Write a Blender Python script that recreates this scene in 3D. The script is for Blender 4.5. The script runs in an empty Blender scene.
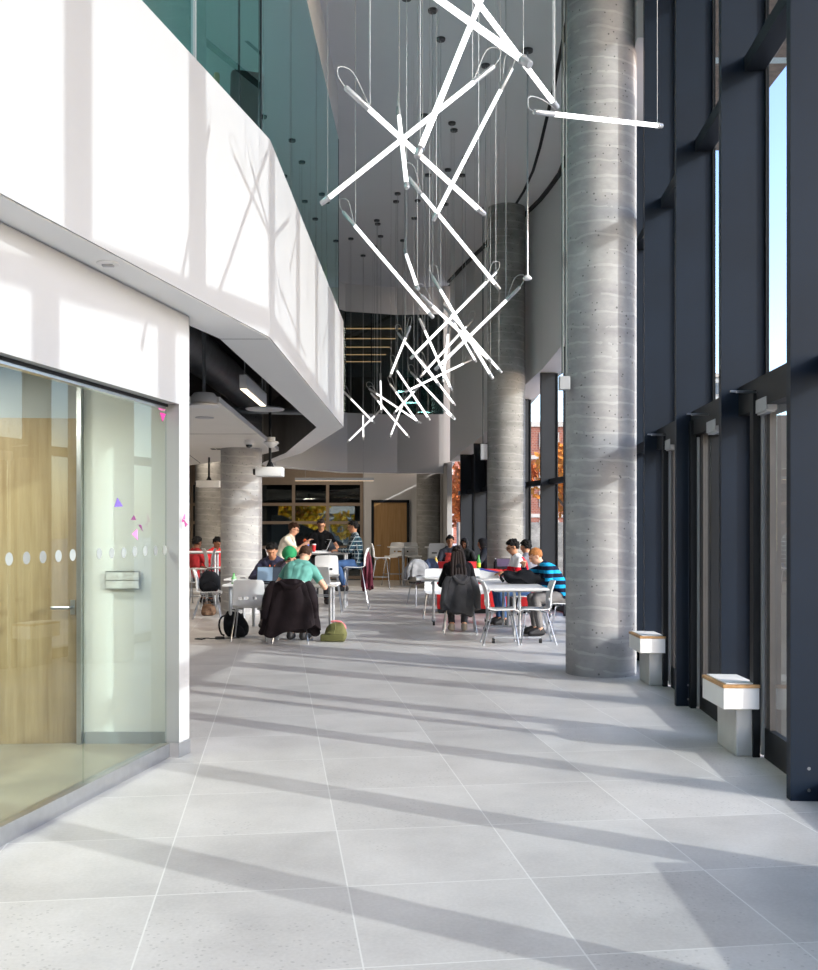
import bpy, bmesh, math, random
import numpy as np
from mathutils import Vector, Matrix, noise
PI = math.pi
random.seed(7)
SC = bpy.context.scene
COL = SC.collection
H = 1.5          # camera height
F = 1000.0       # focal length in pixels
CX, HY = 409.0, 530.0

def at(px, py, d):
    "world point seen at a pixel of the photograph, at depth d"
    return Vector(((px - CX) / F * d, d, H + (HY - py) / F * d))

# ------------------------------------------------------------------ objects
def props(o, label=None, cat=None, group=None, kind=None):
    if label: o['label'] = label
    if cat: o['category'] = cat
    if group: o['group'] = group
    if kind: o['kind'] = kind
    return o

def empty(name, loc=(0, 0, 0), rz=0.0, parent=None):
    o = bpy.data.objects.new(name, None)
    o.empty_display_size = 0.1
    COL.objects.link(o)
    o.location = loc
    o.rotation_euler = (0, 0, rz)
    if parent: o.parent = parent
    return o

def thing(name, label, cat, loc, rz=0.0, group=None):
    return props(empty(name, loc, rz), label, cat, group)

def copy_tree(o, parent=None):
    c = o.copy(); COL.objects.link(c); c.parent = parent
    for ch in list(o.children):
        copy_tree(ch, c)
    return c

class MB:
    def __init__(s): s.bm = bmesh.new()
    def box(s, c, d, rot=None, bev=0.0):
        m = Matrix.Translation(Vector(c))
        if rot: m = m @ Matrix.Rotation(rot[2], 4, 'Z') @ Matrix.Rotation(rot[1], 4, 'Y') @ Matrix.Rotation(rot[0], 4, 'X')
        b2 = bmesh.new()
        bmesh.ops.create_cube(b2, size=1.0)
        for v in b2.verts: v.co = Vector((v.co.x * d[0], v.co.y * d[1], v.co.z * d[2]))
        if bev > 0: bmesh.ops.bevel(b2, geom=list(b2.edges), offset=bev, segments=2, profile=0.5, affect='EDGES')
        for v in b2.verts: v.co = m @ v.co
        s.merge(b2); return s
    def merge(s, b2):
        me = bpy.data.meshes.new('tmp'); b2.to_mesh(me); b2.free()
        s.bm.from_mesh(me); bpy.data.meshes.remove(me)
    def prism(s, poly, z0, z1):
        "poly: xy points; z0/z1 numbers or lists"
        n = len(poly)
        a = z0 if isinstance(z0, (list, tuple)) else [z0] * n
        b = z1 if isinstance(z1, (list, tuple)) else [z1] * n
        lo = [s.bm.verts.new((p[0], p[1], a[i])) for i, p in enumerate(poly)]
        hi = [s.bm.verts.new((p[0], p[1], b[i])) for i, p in enumerate(poly)]
        fs = [s.bm.faces.new(lo), s.bm.faces.new(hi)]
        for i in range(n):
            j = (i + 1) % n
            fs.append(s.bm.faces.new((lo[i], lo[j], hi[j], hi[i])))
        bmesh.ops.recalc_face_normals(s.bm, faces=fs)
        return s
    def tube(s, pts, r, seg=8, caps=True):
        pts = [Vector(p) for p in pts]; n = len(pts)
        rr = r if isinstance(r, (list, tuple)) else [r] * n
        t0 = (pts[1] - pts[0]).normalized()
        u = t0.orthogonal().normalized()
        rings = []
        for i, p in enumerate(pts):
            t = (pts[min(i + 1, n - 1)] - pts[max(i - 1, 0)]).normalized()
            u = (u - t * u.dot(t))
            u = u.normalized() if u.length > 1e-6 else t.orthogonal().normalized()
            w = t.cross(u)
            rings.append([s.bm.verts.new(p + (u * math.cos(2 * PI * k / seg) + w * math.sin(2 * PI * k / seg)) * rr[i]) for k in range(seg)])
        for i in range(n - 1):
            for k in range(seg):
                j = (k + 1) % seg
                s.bm.faces.new((rings[i][k], rings[i][j], rings[i + 1][j], rings[i + 1][k]))
        if caps:
            s.bm.faces.new(list(reversed(rings[0]))); s.bm.faces.new(rings[-1])
        return s
    def lathe(s, prof, c=(0, 0, 0), seg=24):
        c = Vector(c); rings = []
        for r, z in prof:
            if r < 1e-5: rings.append([s.bm.verts.new(c + Vector((0, 0, z)))])
            else: rings.append([s.bm.verts.new(c + Vector((r * math.cos(2 * PI * k / seg), r * math.sin(2 * PI * k / seg), z))) for k in range(seg)])
        fs = []
        for i in range(len(rings) - 1):
            a, b = rings[i], rings[i + 1]
            for k in range(seg):
                j = (k + 1) % seg
                if len(a) == 1 and len(b) == 1: continue
                if len(a) == 1: fs.append(s.bm.faces.new((a[0], b[j], b[k])))
                elif len(b) == 1: fs.append(s.bm.faces.new((a[k], a[j], b[0])))
                else: fs.append(s.bm.faces.new((a[k], a[j], b[j], b[k])))
        if len(rings[0]) > 1: fs.append(s.bm.faces.new(list(reversed(rings[0]))))
        if len(rings[-1]) > 1: fs.append(s.bm.faces.new(rings[-1]))
        bmesh.ops.recalc_face_normals(s.bm, faces=fs)
        return s
    def ball(s, c, r, rot=None, sub=2):
        b2 = bmesh.new(); bmesh.ops.create_icosphere(b2, subdivisions=sub, radius=1.0)
        r = r if isinstance(r, (list, tuple)) else (r, r, r)
        m = Matrix.Translation(Vector(c))
        if rot is not None: m = m @ rot.to_4x4()
        for v in b2.verts: v.co = m @ Vector((v.co.x * r[0], v.co.y * r[1], v.co.z * r[2]))
        s.merge(b2); return s
    def capsule(s, a, ra, b, rb):
        b2 = bmesh.new()
        a, b = Vector(a), Vector(b)
        for c, r in ((a, ra), (b, rb)):
            bmesh.ops.create_icosphere(b2, subdivisions=2, radius=r, matrix=Matrix.Translation(c))
        res = bmesh.ops.convex_hull(b2, input=list(b2.verts))
        junk = [e for e in res['geom_interior'] if isinstance(e, bmesh.types.BMVert)]
        if junk: bmesh.ops.delete(b2, geom=junk, context='VERTS')
        s.merge(b2); return s
    def grid(s, fn, nu, nv, closed_u=False, cap=False):
        vs = [[s.bm.verts.new(fn(i / nu, j / nv)) for j in range(nv + 1)] for i in range(nu + (0 if closed_u else 1))]
        m = len(vs)
        for i in range(nu):
            for j in range(nv):
                s.bm.faces.new((vs[i][j], vs[(i + 1) % m][j], vs[(i + 1) % m][j + 1], vs[i][j + 1]))
        return vs
    def move(s, v):
        for x in s.bm.verts: x.co += Vector(v)
        return s
    def xf(s, m):
        for x in s.bm.verts: x.co = m @ x.co
        return s
    def build(s, name, mat, parent=None, smooth=False):
        me = bpy.data.meshes.new(name)
        s.bm.to_mesh(me); s.bm.free()
        mats = mat if isinstance(mat, (list, tuple)) else [mat]
        for m in mats: me.materials.append(m)
        if smooth:
            for p in me.polygons: p.use_smooth = True
            try: me.set_sharp_from_angle(angle=math.radians(40))
            except Exception: pass
        o = bpy.data.objects.new(name, me)
        COL.objects.link(o)
        if parent: o.parent = parent
        return o

def struct(name, mb, mat, parent=None, smooth=False):
    o = mb.build(name, mat, parent, smooth)
    if parent is None: o['kind'] = 'structure'
    return o

# ------------------------------------------------------------------ materials
def lin(c):
    return tuple(((x / 12.92) if x <= 0.04045 else ((x + 0.055) / 1.055) ** 2.4) for x in c)
def rgb(r, g, b): return lin((r / 255, g / 255, b / 255))

class NT:
    def __init__(s, name):
        s.m = bpy.data.materials.new(name); s.m.use_nodes = True
        s.t = s.m.node_tree; s.n = s.t.nodes; s.l = s.t.links
        s.b = s.n['Principled BSDF']; s.out = s.n['Material Output']
    def node(s, typ, **kw):
        nd = s.n.new(typ)
        for k, v in kw.items():
            if hasattr(nd, k): setattr(nd, k, v)
            else: nd.inputs[k].default_value = v
        return nd
    def link(s, a, b): s.l.new(a, b)
    def coord(s, kind='Object'):
        return s.node('ShaderNodeTexCoord').outputs[kind]
    def pos(s): return s.node('ShaderNodeNewGeometry').outputs['Position']
    def noise(s, vec, scale, detail=4, rough=0.55):
        nd = s.node('ShaderNodeTexNoise'); nd.inputs['Scale'].default_value = scale
        nd.inputs['Detail'].default_value = detail; nd.inputs['Roughness'].default_value = rough
        s.link(vec, nd.inputs['Vector']); return nd.outputs['Fac']
    def ramp(s, fac, stops):
        nd = s.node('ShaderNodeValToRGB'); e = nd.color_ramp.elements
        e[0].position, e[0].color = stops[0][0], (*stops[0][1], 1)
        e[1].position, e[1].color = stops[-1][0], (*stops[-1][1], 1)
        for p, c in stops[1:-1]:
            x = e.new(p); x.color = (*c, 1)
        s.link(fac, nd.inputs['Fac']); return nd.outputs['Color']
    def math(s, op, a, b=None, c=None):
        nd = s.node('ShaderNodeMath'); nd.operation = op
        for i, v in enumerate((a, b, c)):
            if v is None: continue
            if isinstance(v, (int, float)): nd.inputs[i].default_value = v
            else: s.link(v, nd.inputs[i])
        return nd.outputs[0]
    def mix(s, fac, a, b, blend='MIX'):
        nd = s.node('ShaderNodeMix'); nd.data_type = 'RGBA'; nd.blend_type = blend
        if isinstance(fac, (int, float)): nd.inputs[0].default_value = fac
        else: s.link(fac, nd.inputs[0])
        for i, v in ((6, a), (7, b)):
            if isinstance(v, tuple): nd.inputs[i].default_value = (*v[:3], 1)
            else: s.link(v, nd.inputs[i])
        return nd.outputs[2]
    def sep(s, vec):
        nd = s.node('ShaderNodeSeparateXYZ'); s.link(vec, nd.inputs[0]); return nd.outputs
    def bump(s, h, strength=0.2, dist=0.01):
        nd = s.node('ShaderNodeBump'); nd.inputs['Strength'].default_value = strength; nd.inputs['Distance'].default_value = dist
        s.link(h, nd.inputs['Height']); s.link(nd.outputs[0], s.b.inputs['Normal'])
    def color(s, c):
        if isinstance(c, tuple): s.b.inputs['Base Color'].default_value = (*c, 1)
        else: s.link(c, s.b.inputs['Base Color'])
    def set(s, rough=0.5, metal=0.0, spec=None):
        s.b.inputs['Roughness'].default_value = rough; s.b.inputs['Metallic'].default_value = metal
        if spec is not None: s.b.inputs['Specular IOR Level'].default_value = spec

MC = {}
def mat(name, c, rough=0.5, metal=0.0, var=0.06, scale=8.0, bump=0.0, spec=None):
    "plain painted / plastic / cloth colour with a slight procedural variation"
    if name in MC: return MC[name]
    n = NT(name); n.set(rough, metal, spec)
    f = n.noise(n.coord(), scale)
    lo = tuple(x * (1 - var) for x in c); hi = tuple(min(1, x * (1 + var)) for x in c)
    n.color(n.ramp(f, [(0.3, lo), (0.7, hi)]))
    if bump: n.bump(n.noise(n.coord(), scale * 6), bump, 0.005)
    MC[name] = n.m; return n.m

def emis(name, c, strength):
    n = NT(name); n.color(c); n.b.inputs['Emission Color'].default_value = (*c, 1); n.b.inputs['Emission Strength'].default_value = strength
    return n.m

def glass(name, tint, refl=1.0, rough=0.0, film=0.0, gc=(0.92, 1, 0.98)):
    n = NT(name); n.n.remove(n.b)
    tr = n.node('ShaderNodeBsdfTransparent'); tr.inputs[0].default_value = (*tint, 1)
    gl = n.node('ShaderNodeBsdfGlossy'); gl.inputs['Roughness'].default_value = rough; gl.inputs['Color'].default_value = (*gc, 1)
    fr = n.node('ShaderNodeFresnel'); fr.inputs[0].default_value = 1.5
    f = n.math('MULTIPLY', fr.outputs[0], refl)
    f = n.math('ADD', f, film)
    geo = n.node('ShaderNodeNewGeometry')          # the rear face of a pane only transmits
    f = n.math('MULTIPLY', n.math('MINIMUM', f, 1.0), n.math('SUBTRACT', 1.0, geo.outputs['Backfacing']))
    mx = n.node('ShaderNodeMixShader'); n.link(f, mx.inputs[0]); n.link(tr.outputs[0], mx.inputs[1]); n.link(gl.outputs[0], mx.inputs[2])
    n.link(mx.outputs[0], n.out.inputs['Surface'])
    return n.m

TH = math.radians(7.47); TS = 0.787
def floor_mat():
    n = NT('concrete_floor_tile'); p = n.pos(); x, y, z = n.sep(p)
    u = n.math('ADD', n.math('MULTIPLY', x, math.cos(TH)), n.math('MULTIPLY', y, math.sin(TH)))
    v = n.math('SUBTRACT', n.math('MULTIPLY', y, math.cos(TH)), n.math('MULTIPLY', x, math.sin(TH)))
    us = n.math('DIVIDE', n.math('SUBTRACT', u, 0.2905), TS); vs = n.math('DIVIDE', n.math('SUBTRACT', v, 4.205), TS)
    def joint(q):
        fr = n.math('FRACT', q); d = n.math('MINIMUM', fr, n.math('SUBTRACT', 1.0, fr))
        return n.math('LESS_THAN', d, 0.0042)
    j = n.math('MAXIMUM', joint(us), joint(vs))
    cb = n.node('ShaderNodeCombineXYZ'); n.link(n.math('FLOOR', us), cb.inputs[0]); n.link(n.math('FLOOR', vs), cb.inputs[1])
    wn = n.node('ShaderNodeTexWhiteNoise'); n.link(cb.outputs[0], wn.inputs['Vector'])
    off = n.node('ShaderNodeVectorMath', operation='MULTIPLY_ADD'); n.link(wn.outputs['Color'], off.inputs[0]); off.inputs[1].default_value = (9, 9, 9); n.link(p, off.inputs[2])
    big = n.noise(off.outputs[0], 1.6, 6, 0.62)
    fine = n.noise(p, 60, 3)
    c = n.ramp(big, [(0.30, rgb(172, 168, 165)), (0.5, rgb(194, 190, 186)), (0.72, rgb(212, 208, 204))])
    c = n.mix(0.28, c, n.ramp(wn.outputs['Value'], [(0, rgb(165, 163, 160)), (1, rgb(205, 203, 199))]))
    vo = n.node('ShaderNodeTexVoronoi'); vo.inputs['Scale'].default_value = 34; n.link(p, vo.inputs['Vector'])
    pit = n.math('MULTIPLY', n.math('LESS_THAN', vo.outputs['Distance'], 0.2), n.math('GREATER_THAN', n.noise(off.outputs[0], 1.1, 2), 0.55))
    c = n.mix(n.math('MULTIPLY', pit, 0.35), c, rgb(120, 118, 116))
    c = n.mix(0.10, c, n.ramp(fine, [(0.3, (0.2,) * 3), (0.7, (0.75,) * 3)]))
    c = n.mix(n.math('MULTIPLY', j, 0.75), c, rgb(222, 221, 217))
    n.color(c)
    n.link(n.math('ADD', n.math('MULTIPLY', big, 0.2), 0.30), n.b.inputs['Roughness'])
    n.bump(n.math('ADD', n.math('MULTIPLY', fine, 0.3), n.math('MULTIPLY', j, -1.0)), 0.08, 0.004)
    return n.m

def concrete_mat(name, c0, c1, c2, lines=True):
    n = NT(name); p = n.coord(); x, y, z = n.sep(p)
    st = n.node('ShaderNodeCombineXYZ'); n.link(x, st.inputs[0]); n.link(y, st.inputs[1]); n.link(n.math('MULTIPLY', z, 1.7), st.inputs[2])
    big = n.noise(st.outputs[0], 2.2, 6, 0.65)
    c = n.ramp(big, [(0.28, c0), (0.5, c1), (0.72, c2)])
    h = big
    if lines:
        w = n.math('ADD', n.math('MULTIPLY', n.noise(p, 1.9, 3), 0.16), n.math('ADD', n.math('MULTIPLY', x, 0.06), z))
        fr = n.math('FRACT', n.math('DIVIDE', w, 0.152))
        d = n.math('MINIMUM', fr, n.math('SUBTRACT', 1.0, fr))
        ln = n.math('LESS_THAN', d, n.math('MULTIPLY', n.noise(p, 3.1, 2), 0.16))
        brk = n.math('GREATER_THAN', n.noise(p, 3.4, 3), 0.42)
        ln = n.math('MULTIPLY', ln, brk)
        c = n.mix(n.math('MULTIPLY', ln, 0.22), c, tuple(min(1, q * 1.5) for q in c2))
        h = n.math('ADD', big, n.math('MULTIPLY', ln, 0.5))
    vo = n.node('ShaderNodeTexVoronoi'); vo.inputs['Scale'].default_value = 15; n.link(p, vo.inputs['Vector'])
    pit = n.math('LESS_THAN', n.math('ADD', vo.outputs['Distance'], n.math('MULTIPLY', n.noise(p, 3, 2), 0.3)), 0.27)
    c = n.mix(n.math('MULTIPLY', pit, 0.75), c, tuple(q * 0.3 for q in c0))
    n.color(c); n.set(0.8, 0, 0.3)
    n.bump(n.math('SUBTRACT', h, n.math('MULTIPLY', pit, 1.0)), 0.18, 0.006)
    return n.m

def wood_mat(name, a, b, scale=14, axis=0):
    n = NT(name); p = n.coord(); x, y, z = n.sep(p)
    cb = n.node('ShaderNodeCombineXYZ')
    n.link(n.math('MULTIPLY', x, scale), cb.inputs[0]); n.link(n.math('MULTIPLY', y, scale), cb.inputs[1]); n.link(n.math('MULTIPLY', z, 0.7), cb.inputs[2])
    f = n.noise(cb.outputs[0], 1.6, 6, 0.65)
    n.color(n.ramp(f, [(0.3, a), (0.7, b)])); n.set(0.5, 0, 0.3)
    return n.m

def fin_mat():
    n = NT('dark_blue_grey_metal_cladding'); p = n.pos(); n.set(0.5, 0.0, 0.22)
    x, y, z = n.sep(p)
    s1 = n.math('FRACT', n.math('DIVIDE', n.math('ADD', x, n.math('MULTIPLY', z, 0.5)), 0.045)); s2 = n.math('FRACT', n.math('DIVIDE', z, 0.06))
    dd = n.math('ADD', n.math('POWER', n.math('SUBTRACT', s1, 0.5), 2), n.math('POWER', n.math('SUBTRACT', s2, 0.5), 2))
    dot = n.math('LESS_THAN', dd, 0.012)
    c = n.ramp(n.noise(p, 1.3), [(0.3, rgb(10, 21, 34)), (0.7, rgb(15, 28, 43))])
    n.color(n.mix(n.math('MULTIPLY', dot, 0.5), c, rgb(22, 25, 30)))
    return n.m

def stripe_mat(name, a, b, period, duty=0.5, axis=2, rough=0.85, wob=0.02):
    n = NT(name); p = n.coord(); s = n.sep(p)
    w = n.math('ADD', s[axis], n.math('MULTIPLY', n.noise(p, 5, 2), wob))
    f = n.math('LESS_THAN', n.math('FRACT', n.math('DIVIDE', w, period)), duty)
    n.color(n.mix(f, a, b)); n.set(rough, 0, 0.2); return n.m

def plaid_mat(name):
    n = NT(name); p = n.coord(); s = n.sep(p)
    def band(v, per, d): return n.math('LESS_THAN', n.math('FRACT', n.math('DIVIDE', v, per)), d)
    h = n.math('ADD', s[0], n.math('MULTIPLY', s[1], 1.0))
    c = n.mix(band(s[2], 0.10, 0.5), rgb(28, 46, 62), rgb(20, 30, 40))
    c = n.mix(n.math('MULTIPLY', band(h, 0.10, 0.5), 0.5), c, rgb(40, 75, 85))
    g = n.math('MAXIMUM', band(s[2], 0.08, 0.14), band(h, 0.08, 0.14))
    n.color(n.mix(n.math('MULTIPLY', g, 0.5), c, rgb(205, 212, 214))); n.set(0.85, 0, 0.2); return n.m

def polo_mat(name):
    "white polo with red back panel and navy hem, split by the shirt's own axes"
    n = NT(name); p = n.coord(); s = n.sep(p)
    red = n.math('LESS_THAN', n.math('ADD', s[1], n.math('MULTIPLY', n.math('SUBTRACT', 1.0, s[2]), 0.35)), 0.075)
    low = n.math('LESS_THAN', s[2], 0.92)
    red = n.math('MAXIMUM', n.math('MULTIPLY', red, n.math('LESS_THAN', s[2], 1.08)), low)
    c = n.mix(red, rgb(225, 222, 222), rgb(205, 22, 40))
    n.color(n.mix(n.math('LESS_THAN', s[2], 0.76), c, rgb(45, 50, 100))); n.set(0.85, 0, 0.2); return n.m

def brick_mat():
    n = NT('red_brick_wall'); p = n.coord()
    br = n.node('ShaderNodeTexBrick'); br.inputs['Scale'].default_value = 1.2
    br.inputs['Color1'].default_value = (*rgb(150, 88, 70), 1); br.inputs['Color2'].default_value = (*rgb(128, 72, 58), 1); br.inputs['Mortar'].default_value = (*rgb(150, 130, 118), 1)
    x, y, z = n.sep(p); cb = n.node('ShaderNodeCombineXYZ'); n.link(n.math('ADD', x, y), cb.inputs[0]); n.link(z, cb.inputs[1])
    n.link(cb.outputs[0], br.inputs['Vector']); n.color(br.outputs['Color']); n.set(0.9); return n.m

M = dict(
    conduit=mat('galvanised_conduit', (0.12, 0.14, 0.14), 0.55, 0.2, var=0.1, scale=10, spec=0.2),
    wallb=mat('dark_grey_lobby_wall', (0.07, 0.072, 0.075), 0.8, var=0.1, scale=1.0),
    floor=floor_mat(),
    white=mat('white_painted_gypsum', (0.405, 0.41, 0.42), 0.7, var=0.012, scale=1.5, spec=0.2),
    soffit=mat('white_soffit_paint', (0.80, 0.80, 0.79), 0.8, var=0.012, scale=1.5, spec=0.2),
    wallg=mat('pale_grey_wall_paint', (0.62, 0.62, 0.62), 0.8, var=0.02, scale=1.0, spec=0.2),
    ceil=mat('grey_ceiling_paint', (0.62, 0.63, 0.64), 0.85, var=0.02, scale=0.7, spec=0.1),
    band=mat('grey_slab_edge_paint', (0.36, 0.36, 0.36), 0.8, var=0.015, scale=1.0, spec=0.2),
    void=mat('black_painted_ceiling_void', (0.035, 0.035, 0.038), 0.8, var=0.3, scale=3),
    duct=mat('dark_grey_duct_metal', (0.22, 0.23, 0.24), 0.5, 0.4, var=0.15, scale=5),
    cloud=mat('beige_white_acoustic_panel', (0.74, 0.72, 0.68), 0.85, var=0.02, scale=2),
    fin=fin_mat(),
    black=mat('black_anodised_frame', (0.010, 0.011, 0.013), 0.5, 0.0, var=0.1, scale=3, spec=0.2),
    frame=mat('charcoal_frame', (0.014, 0.017, 0.022), 0.55, 0.0, var=0.1, scale=3, spec=0.15),
    bronze=mat('grey_brown_exterior_reveal', (0.05, 0.045, 0.043), 0.5, 0.1, var=0.2, scale=2),
    steel=mat('brushed_stainless_steel', (0.55, 0.55, 0.56), 0.28, 0.95, var=0.05, scale=20),
    chrome=mat('chrome_tube', (0.42, 0.43, 0.45), 0.28, 1.0, var=0.03),
    silver=mat('silver_powder_coat', (0.42, 0.44, 0.47), 0.4, 0.35, var=0.04),
    cap=mat('clear_end_cap_aluminium', (0.45, 0.46, 0.48), 0.3, 0.5, var=0.05),
    plast=mat('white_chair_plastic', (0.72, 0.73, 0.74), 0.35, 0, var=0.02),
    tabletop=mat('white_laminate', (0.74, 0.74, 0.74), 0.35, 0, var=0.02),
    grey=mat('grey_closer_housing', (0.33, 0.34, 0.36), 0.45, 0, var=0.04),
    strip=mat('grey_finger_guard', (0.36, 0.37, 0.38), 0.5, 0, var=0.04),
    rubber=mat('black_rubber', (0.012, 0.012, 0.013), 0.6, 0, var=0.1),
    plinth=mat('cast_concrete_plinth', (0.47, 0.47, 0.455), 0.75, 0, var=0.06, scale=6, bump=0.1),
    plcap=mat('white_bench_trim', (0.70, 0.70, 0.70), 0.5, 0, var=0.02),
    oak=wood_mat('oak_veneer', rgb(140, 118, 88), rgb(166, 146, 116)),
    benchwood=wood_mat('bench_oak', rgb(150, 112, 72), rgb(190, 150, 104), 6),
    doorwood=wood_mat('maple_door', rgb(150, 116, 74), rgb(178, 143, 98), 10),
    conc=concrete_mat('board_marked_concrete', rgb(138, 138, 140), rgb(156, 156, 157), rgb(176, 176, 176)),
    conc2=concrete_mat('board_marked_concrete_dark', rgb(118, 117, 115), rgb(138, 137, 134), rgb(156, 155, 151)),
    tube=emis('lit_white_tube', (1.0, 0.985, 0.99), 1.7),
    warm=emis('warm_linear_lamp', (1.0, 0.72, 0.45), 1.2),
    warm2=emis('warm_linear_lamp_bright', (1.0, 0.86, 0.66), 3.0),
    warm3=emis('orange_linear_lamp', (1.0, 0.55, 0.28), 2.2),
    cable=mat('clear_grey_cable', (0.36, 0.37, 0.38), 0.4, 0, var=0.1, scale=30),
    wire=mat('thin_steel_wire', (0.30, 0.31, 0.32), 0.4, 0.3, var=0.1),
    canopy=mat('dark_ceiling_canopy', (0.06, 0.06, 0.065), 0.5, 0, var=0.1),
    red=mat('red_upholstery', (0.62, 0.012, 0.016), 0.6, 0, var=0.05),
    winglass=glass('clear_window_glass', (0.90, 0.94, 0.95), 1.0),
    balglass=glass('green_tinted_balustrade_glass', (0.50, 0.74, 0.74), 1.4, 0.0, 0.05, (0.75, 1.0, 1.0)),
    roomglass=glass('pale_green_partition_glass', (0.86, 0.91, 0.885), 0.8, 0.0, 0.01),
    farglass=glass('dark_far_glass', (0.40, 0.45, 0.45), 1.0, 0.0, 0.02),
    paving=mat('outdoor_paving', (0.42, 0.41, 0.40), 0.9, 0, var=0.08, scale=0.5),
    brick=brick_mat(),
    stone=mat('pale_stone_trim', (0.45, 0.42, 0.38), 0.85, 0, var=0.05, scale=0.3),
    blackcloth=mat('black_nylon', (0.010, 0.011, 0.014), 0.9, 0, var=0.4, scale=9, bump=0.3, spec=0.15),
    screen=mat('dark_glossy_screen', (0.02, 0.025, 0.03), 0.15, 0, var=0.2, scale=3),
    lap=mat('silver_laptop', (0.66, 0.67, 0.69), 0.4, 0.0, var=0.03),
    blacklap=mat('black_laptop', (0.02, 0.02, 0.022), 0.35, 0, var=0.05),
)

# ------------------------------------------------------------------ facade line (inner edge of the fins)
WALL = [(-6.0, 1.476), (5.535, 2.112), (11.5, 2.44), (16.0, 2.69), (17.4, 2.70), (18.6, 2.56), (19.8, 2.32), (21.9, 1.69), (23.4, 1.36), (24.9, 1.07)]
def wx(d):
    for (a, xa), (b, xb) in zip(WALL, WALL[1:]):
        if d <= b: return xa + (xb - xa) * (d - a) / (b - a)
    return WALL[-1][1]
def wn(d):
    "outward normal of the facade in plan"
    t = Vector((wx(d + 0.4) - wx(d - 0.4), 0.8, 0)).normalized()
    return Vector((t.y, -t.x, 0)), t
def headz(d):
    pts = [(-6, 7.7), (10.12, 7.7), (10.14, 6.5), (17.4, 4.7), (19.8, 4.35), (21.9, 3.6), (24.9, 3.2)]
    for (a, xa), (b, xb) in zip(pts, pts[1:]):
        if d <= b: return xa + (xb - xa) * (d - a) / (b - a)
    return 3.2
CEIL = 7.7

# ------------------------------------------------------------------ setting: floor, ceilings
m = MB(); m.prism([(-12, -5), (3.2, -5), (3.2, 18), (3.2, 30.3), (-12, 30.3)], -0.15, 0.0)
struct('floor', m, M['floor'])
m = MB(); m.prism([(3.2, -60), (120, -60), (120, 200), (-60, 200), (-60, 30.3), (3.2, 30.3)], -0.35, -0.12)
struct('ground', m, M['paving'])

# atrium outline of the balcony (fascia faces)
def fx(d): return -1.76 + 0.22 * (d - 4.30)
OUT = [(fx(-5), -5), (-1.047, 7.53), (-0.922, 14.08), (-2.0, 18.8), (-3.0, 21.6), (-3.0, 22.6), (-1.55, 25.1), (-0.3, 25.5), (0.88, 25.4)]
def offs(poly, d):
    res = []
    for i, p in enumerate(poly):
        a = Vector(poly[max(i - 1, 0)]); b = Vector(poly[min(i + 1, len(poly) - 1)]); p = Vector(p)
        n1 = (p - a).normalized() if (p - a).length > 1e-6 else None
        n2 = (b - p).normalized() if (b - p).length > 1e-6 else None
        if n1 is None: n1 = n2
        if n2 is None: n2 = n1
        l1 = Vector((-n1.y, n1.x)); l2 = Vector((-n2.y, n2.x))
        nn = (l1 + l2).normalized(); k = 1 / max(0.5, nn.dot(l1))
        res.append(tuple(p + nn * d * k))
    return res
def ribbon(poly, th, z0, z1):
    mb = MB(); q = offs(poly, th)
    mb.prism(poly + list(reversed(q)), z0, z1)
    return mb
ZS, ZT, ZG = 2.95, 4.44, 7.0
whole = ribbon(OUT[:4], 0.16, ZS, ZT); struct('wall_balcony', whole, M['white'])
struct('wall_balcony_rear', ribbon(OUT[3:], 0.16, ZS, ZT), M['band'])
# shadow reveal where the right end of the slab edge stops, and the wall behind it
m = MB(); m.box((1.02, 26.2, 5.45), (0.28, 1.6, 4.5)); struct('wall_right_end', m, M['band'])
# soffit under the balcony
inner = [(-1.94 + 0.19 * (-5 - 4.75) - 0.02, -5), (-1.94 + 0.19 * (6.62 - 4.75), 6.62), (-1.55, 7.07), (-1.43, 7.55), (-1.30, 14.08), (-2.32, 18.8), (-3.09, 21.3), (-3.25, 22.0), (-3.25, 22.9), (-1.7, 25.4), (-0.3, 25.8), (0.88, 25.7)]
q = offs(OUT, 0.165)
m = MB(); m.prism(offs(OUT, 0.012) + list(reversed(inner)), ZS - 0.005, ZS - 0.0005)
struct('ceiling_soffit', m, M['soffit'])
m = MB()
ln = [(-1.05 - 0.16, 7.55), (-1.43, 7.58)]
m.box((-1.25, 7.565, ZS - 0.0045), (0.37, 0.010, 0.003)); struct('trim_1', m, M['frame'])
# upper floor slab and its dark underside, closing the cafe void
m = MB(); m.prism(q + [(0.88, 36), (-12, 36), (-12, -5)], 4.12, 4.30); struct('ceiling_void', m, M['void'])
m = MB(); m.prism(q + [(0.88, 36), (-12, 36), (-12, -5)], 4.301, 4.32); struct('floor_upper', m, M['wallg'])
# inner dark edge above the soffit
m = MB()
ii = inner[1:]
m.prism(ii + list(reversed(offs(ii, -0.03))), ZS, 4.119); struct('trim_2', m, M['void'])
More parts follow.
